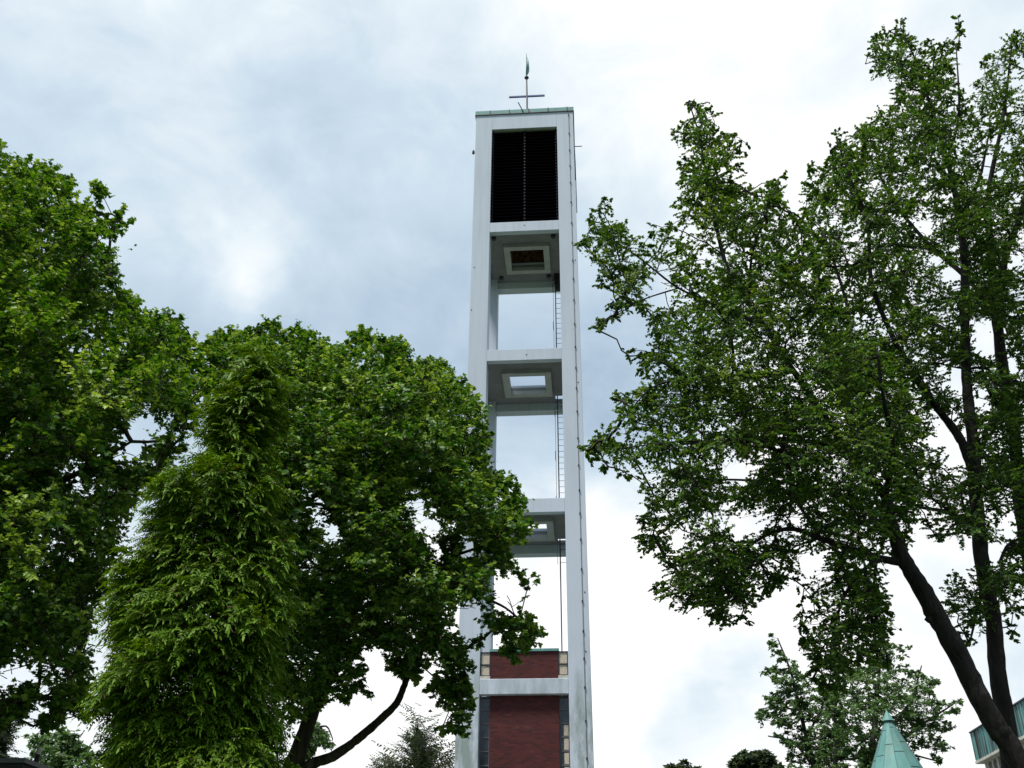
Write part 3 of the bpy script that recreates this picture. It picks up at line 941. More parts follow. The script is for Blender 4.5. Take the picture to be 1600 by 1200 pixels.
    S = C[ci] - o[ci] * (CR[ci] * .35)[:, None] + rng.normal(0, .18, (len(ci), 3)) * CR[ci][:, None]
    tip = S + dirs * ln[:, None] + np.array([0, 0, -1]) * (droop * ln)[:, None]
    si = np.repeat(np.arange(len(ci)), per)
    t = np.tile((np.arange(per) + .6) / per, len(ci)) + rng.uniform(-.05, .05, len(si))
    t = .18 + .82 * np.clip(t, 0, 1) ** .8
    P = S[si] + dirs[si] * (ln[si] * t)[:, None] - np.array([0, 0, 1.0]) * (droop * ln[si] * t * t)[:, None]
    side = unit(np.cross(dirs[si], np.array([0, 0, 1.0]) + rng.normal(0, .3, (len(si), 3))))
    alt = np.where(np.arange(len(si)) % 2 == 0, 1.0, -1.0)[:, None]
    ld = unit(dirs[si] * .55 + side * alt * .9 + rng.normal(0, .35, (len(si), 3)) + np.array([0, 0, -.12 - hang]))
    nr = unit(np.array([0, 0, 1.0]) * .85 + o[ci][si] * .55 + rng.normal(0, .48, (len(si), 3)))
    sz = leaf * rng.uniform(.5, 1.35, len(si)) * (1.1 - .35 * t)
    age = np.clip((t - .55) * 2.2, 0, 1) * rng.random(len(si)) * young_tips * np.repeat(rng.random(len(ci)) ** 1.5, per)  # paler young growth towards the shoot tips
    yel = rng.random(len(C)) < .05
    age = np.where(yel[ci][si], np.clip(age + .35, 0, 1), age)
    # leaves straying past the outline or into the openings are thinned
    px, zc = project(P + ld * sz[:, None] * .5)
    out = ~in_poly(px, poly)
    far = out & (edge_dist(px, poly) > 3.5)
    drop = far & (rng.random(len(px)) < trim)
    for h in holes:
        hp = np.asarray(h, float)
        drop |= in_poly(px, hp) & (edge_dist(px, hp) > 2) & (rng.random(len(px)) < .93)
    kc = np.bincount(si[~drop], minlength=len(ci)); drop |= kc[si] < per * .5
    P, ld, nr, sz, age = P[~drop], ld[~drop], nr[~drop], sz[~drop], age[~drop]
    kc = np.bincount(si[~drop], minlength=len(ci)); kept = np.nonzero(kc > per * .6)[0]
    V, L_, Z_ = leaf_arrays(P, ld, nr, sz, shape)
    root = empty(name, tuple(base * [1, 1, 0]))
    tag(root, label, cat, group)
    off = np.array([root.location.x, root.location.y, 0])
    pv, pl, ps = prism_arrays(S[kept], (S + (tip - S) * .92)[kept], .0055, .002)
    TVc = np.concatenate(TV + [pv]); TLc = np.concatenate([np.array(TL), pl + tn]); TSc = np.concatenate([np.array(TS), ps])
    fast_mesh('trunk', TVc - off, TLc, TSc, bark, root, None, True)
    fast_mesh('crown', V - off, L_, Z_, leaf_mat, root, np.repeat(age, 2))
    return root

def frond_arrays(base, d, L, up_n, droop, pairs=10, wl=.40, lw=.05):
    """flat drooping sprays: a curved axis with narrow leaflets on both sides"""
    n = len(base); d = unit(d); droop = droop * rng.uniform(.5, 1.3, n)
    side0 = unit(np.cross(d, up_n))
    Vs, ages = [], []
    down = np.array([0, 0, -1.0])
    for k in range(pairs):
        t = (k + .35) / pairs
        P = base + d * (L * t)[:, None] + down * (L * droop * t * t)[:, None]
        tan = unit(d + down * (2 * droop * t)[:, None])
        for s in (1, -1):
            l = L * wl * (1 - t) ** .75 * min(1, .45 + 2.2 * t) * rng.uniform(.75, 1.2, n)
            ld = unit(tan * .62 + side0 * s * .85 + down * .15 + rng.normal(0, .16, (n, 3)))
            nn = np.cross(ld, tan); nn = unit(nn + 1e-6)
            w = unit(np.cross(nn, ld)) * (L * lw)[:, None]
            m = P + ld * (l * .45)[:, None]
            tipp = P + ld * l[:, None] + down * (l * .22)[:, None]
            Vs.append(np.stack([P, m + w, tipp, m - w], 1)); ages.append(np.clip(.25 + .75 * t + rng.normal(0, .15, n), 0, 1))
    tan = unit(d + down * (2 * droop)[:, None])
    P0 = base + d * (L * .9)[:, None] + down * (L * droop * .81)[:, None]; P1 = base + d * (L * 1.12)[:, None] + down * (L * droop * 1.3)[:, None]
    w = side0 * (L * lw)[:, None]
    Vs.append(np.stack([P0, (P0 + P1) / 2 + w, P1, (P0 + P1) / 2 - w], 1)); ages.append(np.ones(n))
    P1 = base + d * (L * .55)[:, None] + down * (L * droop * .3)[:, None]
    w = side0 * (L * .018)[:, None]
    Vs.append(np.stack([base, (base + P1) / 2 + w, P1, (base + P1) / 2 - w], 1)); ages.append(np.zeros(n))
    V = np.stack(Vs, 1)                                   # n, leaflets, 4, 3
    A = np.stack(ages, 1)
    return V.reshape(-1, 3), A.ravel()

def make_conifer(name, label, cat, Y, left, right, mat, bark, n_branch, per, L, pairs=10, droop=.55, shell=.45, group=None,
                 rise=.15, holes=(), lw=.05, wl=.40, lump=.25, wild=.55):
    """left/right: outline (px, py) lists from top to bottom"""
    left, right = np.array(left, float), np.array(right, float)
    y0, y1 = max(left[0, 1], right[0, 1]), min(left[-1, 1], right[-1, 1])
    top = (left[0] + right[0]) / 2
    ypx = y0 + (y1 - y0) * rng.random(n_branch * 3) ** .8
    xl = np.interp(ypx, left[:, 1], left[:, 0]); xr = np.interp(ypx, right[:, 1], right[:, 0])
    ok = rng.random(len(ypx)) < np.clip((xr - xl) / (xr - xl).max() + .12, 0, 1)
    ypx, xl, xr = ypx[ok][:n_branch], xl[ok][:n_branch], xr[ok][:n_branch]
    n = len(ypx)
    xm, hw = (xl + xr) / 2, (xr - xl) / 2
    ph = rng.uniform(0, 2 * math.pi, n)
    ph = np.where(rng.random(n) < .3, -np.abs(ph % math.pi), ph)       # a few more on the near side
    q = shell + (1 - shell) * rng.random(n) ** .55
    axis = at(xm, ypx, np.full(n, Y)); sc = project(axis)[1] / F_PX
    Rw = hw * sc
    lp = 1 - lump * (.5 + .5 * np.sin(ph * 3 + ypx * .045) * np.sin(ypx * .021 + ph))
    Rw = Rw * lp
    rad = np.stack([np.cos(ph), np.sin(ph), np.zeros(n)], 1)
    Lm = rng.uniform(L[0], L[1], n)
    tipR = np.maximum(Rw * q - Lm * .55, .02)
    base = axis + rad * tipR[:, None]
    # fronds on each branch end
    bi = np.repeat(np.arange(n), per)
    tang = np.stack([-np.sin(ph), np.cos(ph), np.zeros(n)], 1)
    fan = rng.normal(0, wild, len(bi))
    d = unit(rad[bi] + tang[bi] * fan[:, None] + np.array([0, 0, 1.0]) * (rise + rng.normal(0, .45 * wild, len(bi)))[:, None])
    B = base[bi] + rad[bi] * (rng.uniform(-.5, .25, len(bi)) * Lm[bi])[:, None] + tang[bi] * (rng.normal(0, .24, len(bi)) * Lm[bi])[:, None] \
        + np.array([0, 0, 1.0]) * (rng.normal(0, .28, len(bi)) * Lm[bi])[:, None]
    FL = Lm[bi] * rng.uniform(.6, 1.15, len(bi))
    upn = unit(np.array([0, 0, 1.0]) + rng.normal(0, .45, (len(bi), 3)))
    V, A = frond_arrays(B, d, FL, upn, droop, pairs, wl, lw)
    V4 = V.reshape(-1, 4, 3)
    keepf = np.ones(len(V4), bool)
    if len(holes):
        px, _ = project(V4.mean(1))
        for h in holes: keepf &= ~(in_poly(px, h) & (rng.random(len(px)) < .9))
    V4 = V4[keepf]; A = A[keepf]
    NF = len(V4)
    foot = at(xm[np.argmax(ypx)], y1, Y)
    root = empty(name, (foot[0], Y, 0)); tag(root, label, cat, group)
    off = np.array([foot[0], Y, 0])
    mb = MB()
    apex = at(top[0], y0 + 6, Y)
    hgt = apex[2]
    mb.tube(np.array([(0, 0, -.1), (0, 0, hgt * .3), ((apex[0] - off[0]) * .6, 0, hgt * .7), (apex[0] - off[0], 0, hgt)]), [hgt * .022, hgt * .017, hgt * .009, .01], 10)
    step = max(1, n // 260)
    for i in range(0, n, step):
        a = axis[i] + [0, 0, -.25 * tipR[i]] - off
        mb.tube([a, (a * .5 + (base[i] - off) * .5) + [0, 0, .05], base[i] - off], [.008 + .006 * hw[i] * sc[i], .007, .004], 5)
    mb.build('trunk', bark, root, True)
    fast_mesh('crown', V4.reshape(-1, 3) - off, np.arange(NF * 4), np.full(NF, 4), mat, root, A)
    return root

# sky gaps shared by the trees that overlap there
HOLES += [
    [(195, 670), (215, 652), (240, 650), (250, 668), (228, 684), (222, 715), (200, 722), (172, 722), (178, 710), (196, 695)],
    [(105, 738), (122, 722), (128, 742), (126, 762), (115, 768)],
    [(200, 815), (212, 806), (228, 815), (222, 845), (210, 862), (198, 838)],
    [(-5, 1045), (45, 1037), (52, 1058), (30, 1072), (-5, 1068)],
    [(58, 1064), (80, 1068), (84, 1098), (62, 1092)],
    [(488, 785), (500, 775), (506, 790), (494, 800)],
    [(512, 822), (530, 818), (534, 842), (520, 852)],
    [(642, 782), (662, 779), (664, 808), (690, 815), (686, 834), (664, 832), (646, 804)],
    [(676, 852), (690, 848), (696, 870), (682, 876)],
    [(722, 842), (744, 846), (740, 872), (726, 876)],
    [(712, 946), (748, 946), (752, 1000), (720, 992), (706, 966)],
    [(776, 898), (800, 900), (828, 925), (806, 945), (790, 966), (770, 948)],
    [(1026, 412), (1048, 418), (1052, 470), (1034, 478), (1018, 446)],
    [(1124, 722), (1150, 718), (1174, 726), (1170, 746), (1136, 752)],
    [(1046, 832), (1070, 826), (1072, 856), (1052, 864)],
    [(1146, 806), (1178, 800), (1184, 828), (1150, 834)],
    [(1244, 862), (1282, 868), (1286, 902), (1250, 900)],
    [(1518, 502), (1555, 498), (1558, 548), (1528, 550)],
    [(1574, 560), (1590, 560), (1590, 582), (1574, 582)],
    [(1482, 582), (1508, 578), (1510, 604), (1484, 608)],
    [(1452, 655), (1470, 655), (1495, 682), (1514, 690), (1512, 728), (1484, 716)],
    [(1526, 606), (1542, 610), (1536, 640), (1524, 640)],
    [(1450, 852), (1480, 842), (1520, 870), (1508, 900), (1470, 890)],
    [(1545, 850), (1566, 852), (1568, 876), (1550, 876)],
    [(1560, 805), (1580, 805), (1582, 830), (1562, 830)],
    [(1530, 248), (1560, 250), (1554, 284), (1534, 282)],
    [(1470, 418), (1506, 416), (1504, 440), (1474, 442)],
    [(1578, 396), (1598, 398), (1598, 418), (1580, 416)],
    [(1425, 345), (1455, 340), (1460, 368), (1432, 372)],
    [(1395, 925), (1425, 930), (1440, 980), (1410, 990)],
]

# ------------------------------------------------------------------ tree A: large maple at the left edge
make_tree('maple_tree', 'large bright green maple filling the left edge, highest of the left trees', 'tree', 13.0,
    [[(-75, 1320, 27), (-62, 1000, 24), (-45, 700, 19), (-25, 480, 13), (8, 330, 7), (28, 265, 3)],
     [(-50, 900, 14, 0), (20, 832, 9, -.6), (80, 762, 6.5, -1), (130, 735, 4, -1.2), (205, 690, 2, -1.2)],
     [(-35, 660, 14, 0), (60, 560, 8.5, .3), (92, 480, 6.5, .6), (122, 415, 4.5, .8), (160, 345, 2, .8)],
     [(-45, 780, 14, 0), (80, 692, 8, .8), (180, 612, 6, 1.2), (260, 560, 4, 1.4), (310, 545, 2, 1.4)],
     [(-58, 960, 13, 0), (40, 962, 7, 1), (100, 950, 4.5, 1.3), (150, 935, 2, 1.4)],
     [(-65, 1180, 14, 0), (0, 1137, 7, -.8), (25, 1110, 5.5, -1), (44, 1089, 4, -1), (90, 1092, 3, -1), (130, 1095, 1.5, -1)],
     [(-30, 520, 11, 0), (-90, 380, 7, .4), (-140, 250, 4, .6)], [(-50, 760, 13, 0), (-150, 620, 8, -.5), (-230, 480, 4, -.8)],
     [(92, 480, 5, .6), (140, 440, 3.5, .2), (180, 425, 2, 0)], [(180, 612, 5, 1.2), (230, 540, 3.5, 1.0), (255, 500, 2, .9)]],
    [(-300, 150), (-120, 140), (0, 203), (5, 226), (14, 240), (40, 243), (77, 250), (110, 271), (121, 297), (117, 313), (133, 303), (147, 277), (165, 288), (170, 313),
     (157, 330), (163, 342), (176, 330), (190, 317), (210, 343), (199, 367), (183, 387), (185, 410), (195, 420), (187, 440), (213, 463), (237, 487), (257, 480), (283, 483),
     (286, 508), (310, 520), (330, 560), (338, 610), (318, 650), (290, 700), (270, 760), (235, 770), (205, 800), (212, 850), (185, 885), (160, 960), (140, 1010),
     (150, 1060), (150, 1112), (138, 1128), (122, 1122), (112, 1112), (96, 1104), (100, 1130), (88, 1148), (66, 1142), (58, 1132), (70, 1112), (64, 1100), (45, 1112), (36, 1128), (20, 1122), (-10, 1150), (-300, 1150)],
    M['bark_maple'], M['leaf_maple'], MAPLE, .074, (.34, .66), 980, lobe=(1.05, 1.5), T=3.5, shoots=18, per=14, up=.5, droop=.10, young_tips=1.5, spread=1.0)

# ------------------------------------------------------------------ tree B: spreading maple in the middle
make_tree('maple_tree', 'spreading maple with two dark stems, its right boughs hanging in front of the tower', 'tree', 15.0,
    [[(438, 1270, 20), (473, 1155, 14.5), (495, 1095, 12), (510, 1065, 11), (527, 1015, 10.5), (540, 980, 9.5), (553, 950, 9), (566, 880, 8), (560, 820, 7), (548, 760, 6), (541, 700, 5), (530, 640, 4), (520, 580, 2)],
     [(553, 950, 8), (585, 890, 7), (595, 840, 6), (602, 790, 5.2), (625, 720, 4, .5), (645, 650, 3, .8), (650, 590, 1.8, .8)],
     [(566, 880, 7), (520, 800, 5, -.8), (470, 720, 4, -1.2), (430, 640, 3, -1.2), (400, 560, 1.8, -1.2)],
     [(430, 1290, 13), (448, 1225, 11), (488, 1194, 9.5), (520, 1182, 8.8), (552, 1160, 7.8), (580, 1137, 7.2), (600, 1119, 6.8), (620, 1098, 6.3), (632, 1070, 5.6), (640, 1050, 5), (654, 1030, 4.4, -.2),
      (672, 980, 4, -.4), (690, 920, 3.5, -.6), (705, 870, 3, -.8), (720, 800, 2.4, -.8), (735, 720, 1.6, -.8)],
     [(690, 920, 3.2, -.6), (740, 930, 2.8, -1.0), (790, 950, 2, -1.2), (832, 990, 1.2, -1.4)],
     [(705, 870, 3, -.8), (760, 850, 2.4, -1.2), (802, 822, 1.5, -1.4)],
     [(602, 790, 4.5), (680, 760, 3.5, 1), (735, 700, 2.2, 1.2)],
     [(672, 980, 3, -.4), (700, 1040, 2.4, -.8), (718, 1090, 1.6, -.9), (722, 1132, 1, -.9)],
     [(560, 820, 5), (600, 700, 4, -1.2), (610, 610, 2.5, -1.6), (600, 550, 1.5, -1.6)],
     [(495, 1095, 8), (430, 1020, 6, 1), (400, 900, 4.5, 1.5), (380, 760, 3, 1.8), (350, 620, 1.8, 1.8)]],
    [(312, 532), (330, 518), (348, 512), (373, 508), (392, 514), (410, 495), (436, 497), (446, 518), (469, 504), (483, 515), (513, 530), (516, 543), (538, 540), (546, 520), (568, 508), (593, 522),
     (612, 520), (641, 537), (646, 552), (638, 568), (652, 563), (670, 552), (696, 553), (701, 572), (727, 588), (744, 614), (764, 640), (760, 655), (775, 669), (765, 695), (768, 720), (775, 735),
     (795, 735), (819, 761), (822, 779), (819, 796), (839, 812), (835, 832), (817, 847), (795, 860), (811, 889), (841, 903), (836, 917), (822, 922), (827, 932), (819, 955), (834, 966),
     (846, 978), (858, 994), (853, 1004), (837, 1011), (834, 1025), (820, 1036), (795, 1036), (778, 1020), (786, 1004), (771, 994), (764, 983), (766, 1004), (750, 1015), (731, 1025),
     (740, 1039), (737, 1060), (743, 1092), (745, 1111), (731, 1116), (734, 1144), (726, 1161), (701, 1151), (682, 1143), (681, 1134), (694, 1120), (687, 1106), (668, 1088), (662, 1080), (680, 1057), (690, 1043),
     (677, 1027), (668, 1020), (670, 1038), (658, 1052), (658, 1064), (640, 1070), (626, 1066), (610, 1057), (603, 1043), (605, 1025), (589, 1016), (568, 1018), (562, 1027), (572, 1043), (566, 1057),
     (575, 1071), (590, 1085), (580, 1090), (561, 1079), (553, 1098), (534, 1099), (516, 1090), (505, 1107), (480, 1135), (440, 1130), (400, 1000), (330, 800), (318, 650)],
    M['bark_maple'], M['leaf_maple_b'], MAPLE, .074, (.34, .66), 800, lobe=(1.05, 1.5), T=3.3, thick=.9, shoots=18, per=14, up=.5, droop=.10, young_tips=1.5, spread=1.0)

# ------------------------------------------------------------------ tree C: leaning lime
make_tree('lime_tree', 'leaning lime tree with thick slanting trunk, its left boughs nearly touching the tower', 'tree', 14.0,
    [[(1660, 1330, 25), (1584, 1176, 21.5), (1556, 1135, 21), (1527, 1082, 20.5), (1495, 1018, 20), (1464, 963, 19.5), (1433, 908, 17), (1408, 867, 15), (1393, 815, 11.5), (1383, 775, 10), (1346, 733, 8.5), (1322, 700, 7.8),
      (1280, 640, 7), (1240, 580, 6), (1195, 510, 5.2), (1142, 432, 4.6), (1121, 362, 4), (1104, 275, 3), (1092, 210, 2), (1076, 158, 1)],
     [(1466, 972, 12), (1454, 968, 9.5), (1446, 965, 5)],
     [(1420, 880, 10), (1379, 873, 7.5), (1325, 856, 6.6), (1283, 842, 5.8), (1242, 827, 5), (1205, 833, 3.8, -.3), (1160, 862, 2.6, -.6), (1130, 910, 2, -.8), (1108, 962, 1, -.9)],
     [(1322, 700, 6), (1270, 690, 4.8, -.6), (1213, 690, 3.8, -1), (1140, 690, 2.8, -1.4), (1060, 690, 2, -1.6), (960, 702, 1, -1.6)],
     [(1240, 580, 5), (1213, 585, 4.5, -.2), (1142, 587, 3.8, -.6), (1080, 592, 2.6, -1), (1020, 605, 1.6, -1.2), (970, 660, 1, -1.2)],
     [(1195, 510, 4.4), (1130, 480, 3.2, .4), (1060, 450, 2.3, .8), (995, 400, 1.6, 1), (945, 372, 1.2, 1), (905, 378, .8, 1)],
     [(1060, 450, 1.8, .8), (1000, 470, 1.4, .8), (960, 495, 1.0, .8), (920, 514, .7, .8)],
     [(1346, 733, 6.5), (1329, 640, 5.2, .8), (1329, 512, 4, 1.2), (1310, 430, 2.8, 1.4), (1285, 360, 1.6, 1.4)],
     [(1383, 775, 7), (1396, 700, 5.5, -.8), (1380, 620, 4, -1.4), (1370, 545, 2.4, -1.6)],
     [(1379, 873, 5), (1350, 890, 4, -.5), (1320, 930, 3, -.8), (1300, 1000, 2, -1), (1298, 1062, 1, -1)],
     [(1350, 890, 3.4, -.5), (1366, 950, 2.6, -.8), (1378, 1030, 1.2, -.9)],
     [(1170, 470, 3.2), (1175, 400, 2.4, -.6), (1195, 340, 1.8, -.8), (1215, 290, 1, -.8)],
     [(1280, 640, 4), (1230, 640, 3.2, 1.2), (1150, 650, 2.4, 1.8), (1060, 640, 1.4, 2)],
     [(1283, 842, 4), (1230, 770, 3, .8), (1160, 750, 2.2, 1.2), (1060, 760, 1.4, 1.4), (1000, 820, .9, 1.4)]],
    [(1071, 140), (1086, 156), (1099, 166), (1118, 152), (1130, 184), (1120, 192), (1139, 201), (1163, 200), (1156, 217), (1176, 231), (1158, 248), (1167, 268), (1160, 285), (1181, 291), (1198, 271), (1230, 270),
     (1227, 310), (1233, 331), (1251, 327), (1285, 400), (1330, 500), (1400, 560), (1445, 650), (1445, 760), (1425, 850), (1392, 880), (1382, 900), (1392, 930), (1397, 988), (1386, 1016), (1394, 1041), (1375, 1044), (1356, 1042), (1333, 1041),
     (1320, 1085), (1301, 1093), (1268, 1076), (1256, 1040), (1248, 1004), (1231, 986), (1240, 962), (1252, 935), (1246, 910), (1242, 906), (1188, 938), (1169, 954), (1180, 973), (1139, 979), (1112, 984), (1090, 998), (1108, 971), (1100, 948), (1063, 957),
     (1038, 940), (1005, 928), (984, 914), (1010, 906), (1040, 900), (1038, 885), (1017, 864), (984, 855), (999, 826), (980, 806), (1009, 784), (994, 756), (959, 743), (922, 727), (903, 712), (909, 694), (934, 667),
     (959, 642), (951, 617), (1005, 595), (984, 573), (976, 541), (992, 548), (1014, 546), (1009, 527), (1012, 495), (985, 487), (953, 513), (912, 520), (943, 490), (957, 466), (950, 446), (922, 453), (932, 430), (913, 394), (894, 376),
     (908, 359), (904, 338), (932, 317), (952, 301), (964, 341), (988, 348), (1000, 375), (1016, 366), (1013, 341), (1034, 352), (1051, 333), (1048, 313), (1070, 300), (1055, 280), (1048, 257), (1066, 236), (1044, 219), (1037, 191), (1060, 197), (1068, 172)],
    M['bark_lime'], M['leaf_lime'], LIME, .044, (.24, .50), 900, lobe=(.88, 1.25), T=2.5, shoots=12, per=18, thick=.78, up=.12, droop=.28, hang=.15, young_tips=.9, spread=.95, flat=.55, gap=.85)

# ------------------------------------------------------------------ tree D: upright lime behind it
make_tree('lime_tree', 'tall upright lime with dark straight trunk crossing behind the leaning one', 'tree', 16.5,
    [[(1592, 1260, 19), (1570, 1116, 16.5), (1560, 1060, 15.5), (1551, 960, 14), (1538, 900, 13.5), (1529, 825, 13), (1523, 742, 12), (1521, 700, 11), (1512, 617, 9.5), (1508, 533, 8.5), (1507, 430, 7), (1500, 340, 5.5), (1480, 250, 4), (1455, 170, 3), (1435, 105, 2), (1408, 45, 1)],
     [(1523, 748, 9), (1506, 698, 8.2), (1490, 670, 7.8), (1471, 646, 7), (1430, 590, 5.8, -.5), (1392, 520, 4.8, -1), (1362, 440, 4, -1.2), (1355, 345, 3.5, -1.2), (1330, 282, 2.2, -1.2), (1306, 215, 1, -1.2)],
     [(1507, 430, 5), (1450, 380, 3.8, .8), (1400, 320, 2.6, 1.2), (1362, 250, 1.6, 1.4)],
     [(1480, 250, 3), (1498, 180, 2, -.6), (1494, 70, 1, -.8)],
     [(1540, 905, 6), (1528, 950, 3, .4), (1514, 1010, 1.5, .4)],
     [(1508, 533, 5), (1450, 500, 3.6, 1.4), (1400, 470, 2.4, 2), (1330, 440, 1.4, 2.2)],
     [(1500, 340, 4), (1530, 280, 3, 1), (1545, 210, 1.6, 1.4)],
     [(1529, 825, 6), (1480, 800, 4, 1.6), (1430, 790, 2.6, 2.2), (1380, 760, 1.4, 2.4)],
     [(1435, 105, 1.6), (1390, 90, 1.2, .2), (1352, 100, .8, .2)]],
    [(1258, 246), (1275, 259), (1290, 247), (1300, 205), (1306, 192), (1316, 210), (1357, 182), (1387, 157), (1397, 126), (1376, 118), (1354, 122), (1344, 92), (1361, 47), (1395, 41), (1404, 13), (1417, 34), (1417, 56), (1440, 64), (1459, 56), (1477, 60),
     (1487, 40), (1490, 11), (1504, 37), (1506, 71), (1496, 101), (1489, 122), (1515, 150), (1560, 250), (1600, 400), (1610, 600), (1600, 800), (1600, 960), (1584, 1016), (1562, 990), (1572, 968), (1552, 940), (1545, 1000), (1530, 975), (1524, 1040), (1504, 1005), (1475, 955), (1468, 905), (1480, 880),
     (1460, 850), (1420, 800), (1380, 760), (1330, 700), (1290, 600), (1262, 450), (1250, 330)],
    M['bark_lime'], M['leaf_lime_b'], LIME, .047, (.26, .52), 680, lobe=(.95, 1.3), T=2.3, shoots=12, per=18, thick=.84, up=.2, droop=.24, hang=.15, young_tips=.9, spread=.95, flat=.6, gap=.9)

# ------------------------------------------------------------------ tree E: lime at the right edge
make_tree('lime_tree', 'lime tree cut by the right edge, its dark stem forking high up', 'tree', 18.5,
    [[(1650, 1260, 18), (1630, 1000, 15), (1610, 880, 13.5), (1594, 783, 12), (1583, 658, 11), (1567, 575, 10), (1555, 470, 9), (1548, 395, 7.5), (1545, 300, 5), (1568, 180, 3), (1582, 60, 1)],
     [(1560, 520, 7), (1569, 412, 6.5, -.4), (1594, 337, 5, -.6), (1620, 240, 3, -.8), (1640, 140, 1.4, -.8)],
     [(1594, 783, 8), (1660, 680, 6, .5), (1710, 540, 4, .8), (1730, 380, 2, 1)], [(1583, 658, 6), (1550, 620, 3.6, -1), (1530, 560, 2, -1.4)],
     [(1610, 880, 7), (1580, 850, 4, -.8), (1560, 880, 2, -1.2)]],
    [(1500, 215), (1519, 118), (1527, 90), (1556, 67), (1570, 55), (1582, 34), (1600, 56), (1680, 60), (1780, 200), (1820, 500), (1800, 850), (1700, 980), (1605, 938), (1580, 905), (1556, 935), (1540, 900), (1545, 800), (1510, 700), (1505, 500), (1492, 350)],
    M['bark_lime'], M['leaf_lime_b'], LIME, .050, (.28, .55), 430, lobe=(1.0, 1.3), T=2.3, shoots=12, per=18, thick=.84, up=.2, droop=.24, hang=.15, young_tips=.9, spread=.95, flat=.6, gap=.9)

# ------------------------------------------------------------------ cypress in front of the maples
CON_HOLES = []
make_conifer('cypress_tree', 'dense yellow green cypress with drooping feathery sprays in front of the maples', 'conifer', 9.0,
    [(385, 540), (372, 565), (352, 600), (330, 620), (300, 645), (292, 690), (290, 740), (245, 762), (205, 775), (197, 797), (215, 820), (216, 855), (182, 884), (162, 907), (160, 937), (134, 955), (140, 985), (137, 1022), (128, 1079), (136, 1100), (147, 1120), (146, 1140), (152, 1165), (130, 1180), (128, 1260)],
    [(400, 540), (430, 560), (450, 575), (458, 614), (454, 665), (440, 700), (446, 730), (458, 753), (472, 778), (465, 795), (480, 830), (470, 863), (476, 885), (482, 905), (480, 962), (488, 1039), (478, 1084), (470, 1130), (466, 1170), (492, 1196), (500, 1260)],
    M['thuja'], M['bark_maple'], 1700, 9, (.10, .26), 8, .60, .38, rise=.25, holes=CON_HOLES, lw=.046, wl=.46, lump=.28, wild=1.0)

# ------------------------------------------------------------------ distant trees
make_tree('robinia_tree', 'airy narrow tree with one thin slanting stem, left of the broader tree behind the turret', 'tree', 31.0,
    [[(1285, 1260, 5), (1272, 1200, 4), (1250, 1110, 3), (1237, 1054, 2), (1215, 997, 1)], [(1272, 1200, 2.5), (1240, 1160, 1.6), (1200, 1150, 1)], [(1250, 1110, 2), (1215, 1105, 1.2), (1185, 1108, .7)],
     [(1262, 1150, 2), (1290, 1090, 1.5), (1300, 1040, 1)]],
    [(1198, 985), (1212, 1000), (1222, 1020), (1240, 1030), (1260, 1060), (1300, 1050), (1320, 1110), (1330, 1260), (1220, 1260), (1225, 1200), (1235, 1170), (1205, 1150), (1228, 1140), (1190, 1130), (1176, 1106), (1205, 1112), (1195, 1088), (1215, 1075), (1188, 1045), (1216, 1040), (1200, 1010)],
    M['bark_far'], M['leaf_far'], OVAL, .115, (.26, .60), 120, T=1.6, shoots=9, per=17, up=.25, droop=.12, spread=.8, trim=.7, flat=.3, gap=.8)
make_tree('robinia_tree', 'broad airy tree with several upright stems directly behind the copper turret', 'tree', 30.0,
    [[(1359, 1260, 6), (1359, 1200, 5), (1369, 1110, 3.6), (1375, 1038, 2), (1385, 1000, 1)], [(1305, 1260, 4.5), (1305, 1200, 4), (1305, 1116, 2.6), (1310, 1040, 1)],
     [(1360, 1180, 3), (1420, 1100, 2.2), (1440, 1040, 1)], [(1360, 1200, 3), (1430, 1140, 2.2), (1490, 1100, 1)], [(1340, 1230, 3), (1400, 1180, 2), (1470, 1190, 1)]],
    [(1300, 1030), (1330, 1045), (1360, 1030), (1385, 1010), (1400, 1005), (1428, 1012), (1410, 1035), (1440, 1048), (1460, 1060), (1478, 1055), (1462, 1080), (1478, 1098), (1508, 1092), (1495, 1118), (1478, 1125), (1495, 1140), (1470, 1150), (1488, 1170), (1470, 1180), (1480, 1196), (1455, 1185), (1440, 1165), (1430, 1200), (1440, 1270), (1270, 1270), (1285, 1130)],
    M['bark_far'], M['leaf_far'], OVAL, .115, (.28, .65), 210, T=2.0, shoots=9, per=17, up=.25, droop=.12, spread=.8, trim=.7, flat=.3, gap=.8)
make_tree('round_bush', 'round dark green treetop left of the airy trees at the lower edge', 'tree', 36.0,
    [[(1185, 1300, 6), (1183, 1240, 4), (1180, 1190, 1.5)]],
    [(1138, 1260), (1138, 1196), (1150, 1182), (1160, 1174), (1175, 1178), (1195, 1172), (1210, 1184), (1224, 1200), (1228, 1260)],
    M['bark_far'], M['leaf_bush'], OVAL, .20, (.30, .50), 110, T=1.4, shoots=12, per=10, up=.3, droop=.05, spread=.9)
make_tree('young_tree', 'little treetop just showing above the lower edge right of the tower', 'tree', 38.0,
    [[(1062, 1300, 3), (1064, 1240, 2), (1069, 1195, 1)]],
    [(1036, 1260), (1038, 1198), (1052, 1196), (1058, 1199), (1066, 1190), (1070, 1186), (1076, 1194), (1082, 1200), (1096, 1199), (1100, 1260)],
    M['bark_far'], M['leaf_bush'], OVAL, .18, (.22, .35), 60, T=1.0, shoots=9, per=9, up=.3, droop=.05)
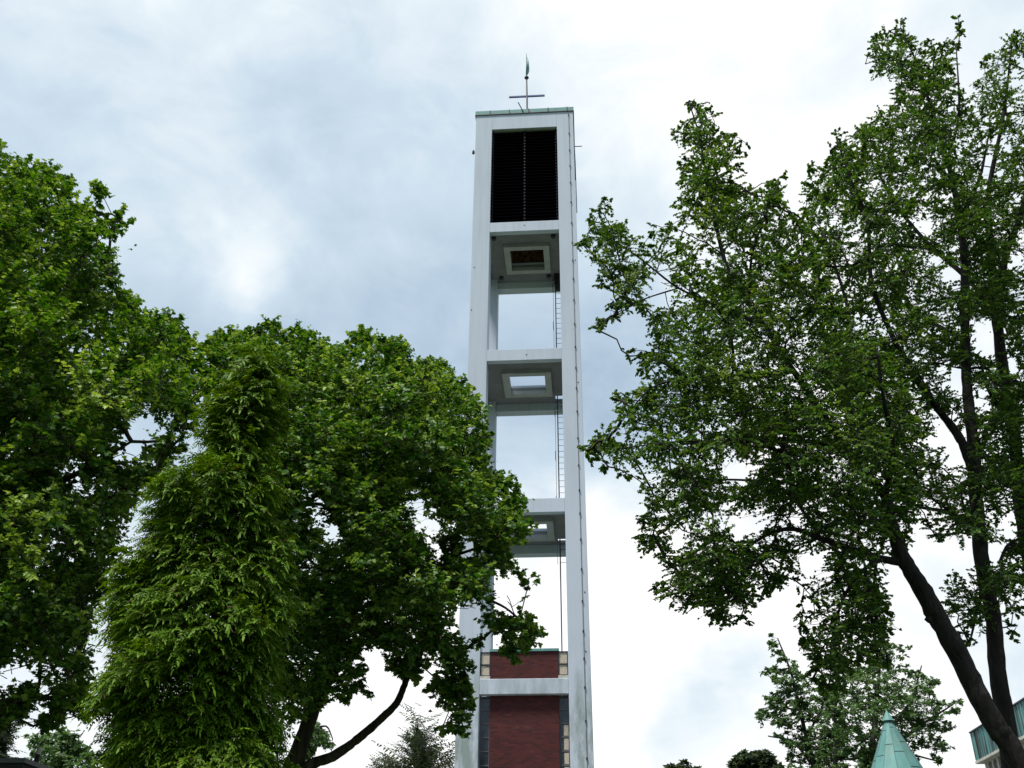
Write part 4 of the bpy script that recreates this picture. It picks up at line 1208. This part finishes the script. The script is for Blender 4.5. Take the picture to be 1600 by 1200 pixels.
make_tree('weeping_birch', 'pale weeping birch hanging between the two maple stems', 'tree', 26.0,
    [[(470, 1300, 5), (478, 1200, 4), (485, 1150, 3), (495, 1128, 1.5)], [(490, 1140, 2), (510, 1135, 1.4), (520, 1155, .8)]],
    [(484, 1126), (500, 1130), (512, 1140), (519, 1152), (522, 1164), (514, 1166), (511, 1155), (508, 1168), (500, 1160), (492, 1166), (488, 1182), (486, 1196), (480, 1230), (466, 1230), (466, 1192), (472, 1168), (478, 1140)],
    M['bark_far'], M['leaf_far'], OVAL, .11, (.20, .34), 46, T=1.0, shoots=9, per=10, up=-.3, droop=.9, spread=.6, hang=.5)
make_tree('birch_tree', 'pale green feathery tree behind the hut roof', 'tree', 27.0,
    [[(98, 1280, 4), (100, 1220, 3), (104, 1180, 2), (108, 1148, 1)], [(101, 1200, 2), (75, 1170, 1.4), (55, 1150, .8)], [(102, 1190, 1.8), (120, 1165, 1.2), (124, 1148, .7)]],
    [(43, 1146), (50, 1142), (56, 1150), (70, 1148), (84, 1140), (100, 1138), (108, 1146), (122, 1142), (122, 1160), (140, 1172), (155, 1190), (155, 1260), (50, 1260), (46, 1200), (50, 1172), (43, 1160)],
    M['bark_far'], M['leaf_far'], OVAL, .13, (.22, .42), 130, T=1.5, shoots=9, per=9, up=.15, droop=.2, spread=.9)
make_conifer('spruce_tree', 'dark bluish spruce behind the hut at the left edge', 'conifer', 34.0,
    [(-14, 1118), (-30, 1140), (-55, 1190), (-80, 1260)], [(-10, 1118), (24, 1136), (30, 1146), (12, 1162), (30, 1160), (16, 1180), (26, 1178), (42, 1260)],
    M['needle'], M['bark_far'], 230, 5, (.5, 1.0), 8, .25, .2, rise=.35, lw=.05, wl=.35)
make_conifer('fir_tree', 'dark open fir with upswept branches between maple limb and tower foot', 'conifer', 46.0,
    [(650, 1116), (646, 1132), (638, 1148), (612, 1168), (630, 1174), (606, 1186), (570, 1194), (560, 1260)], [(654, 1116), (668, 1134), (676, 1150), (700, 1160), (690, 1172), (720, 1180), (735, 1196), (745, 1260)],
    M['needle'], M['bark_far'], 230, 4, (.6, 1.4), 8, .12, .10, rise=.55, lw=.034, wl=.32)
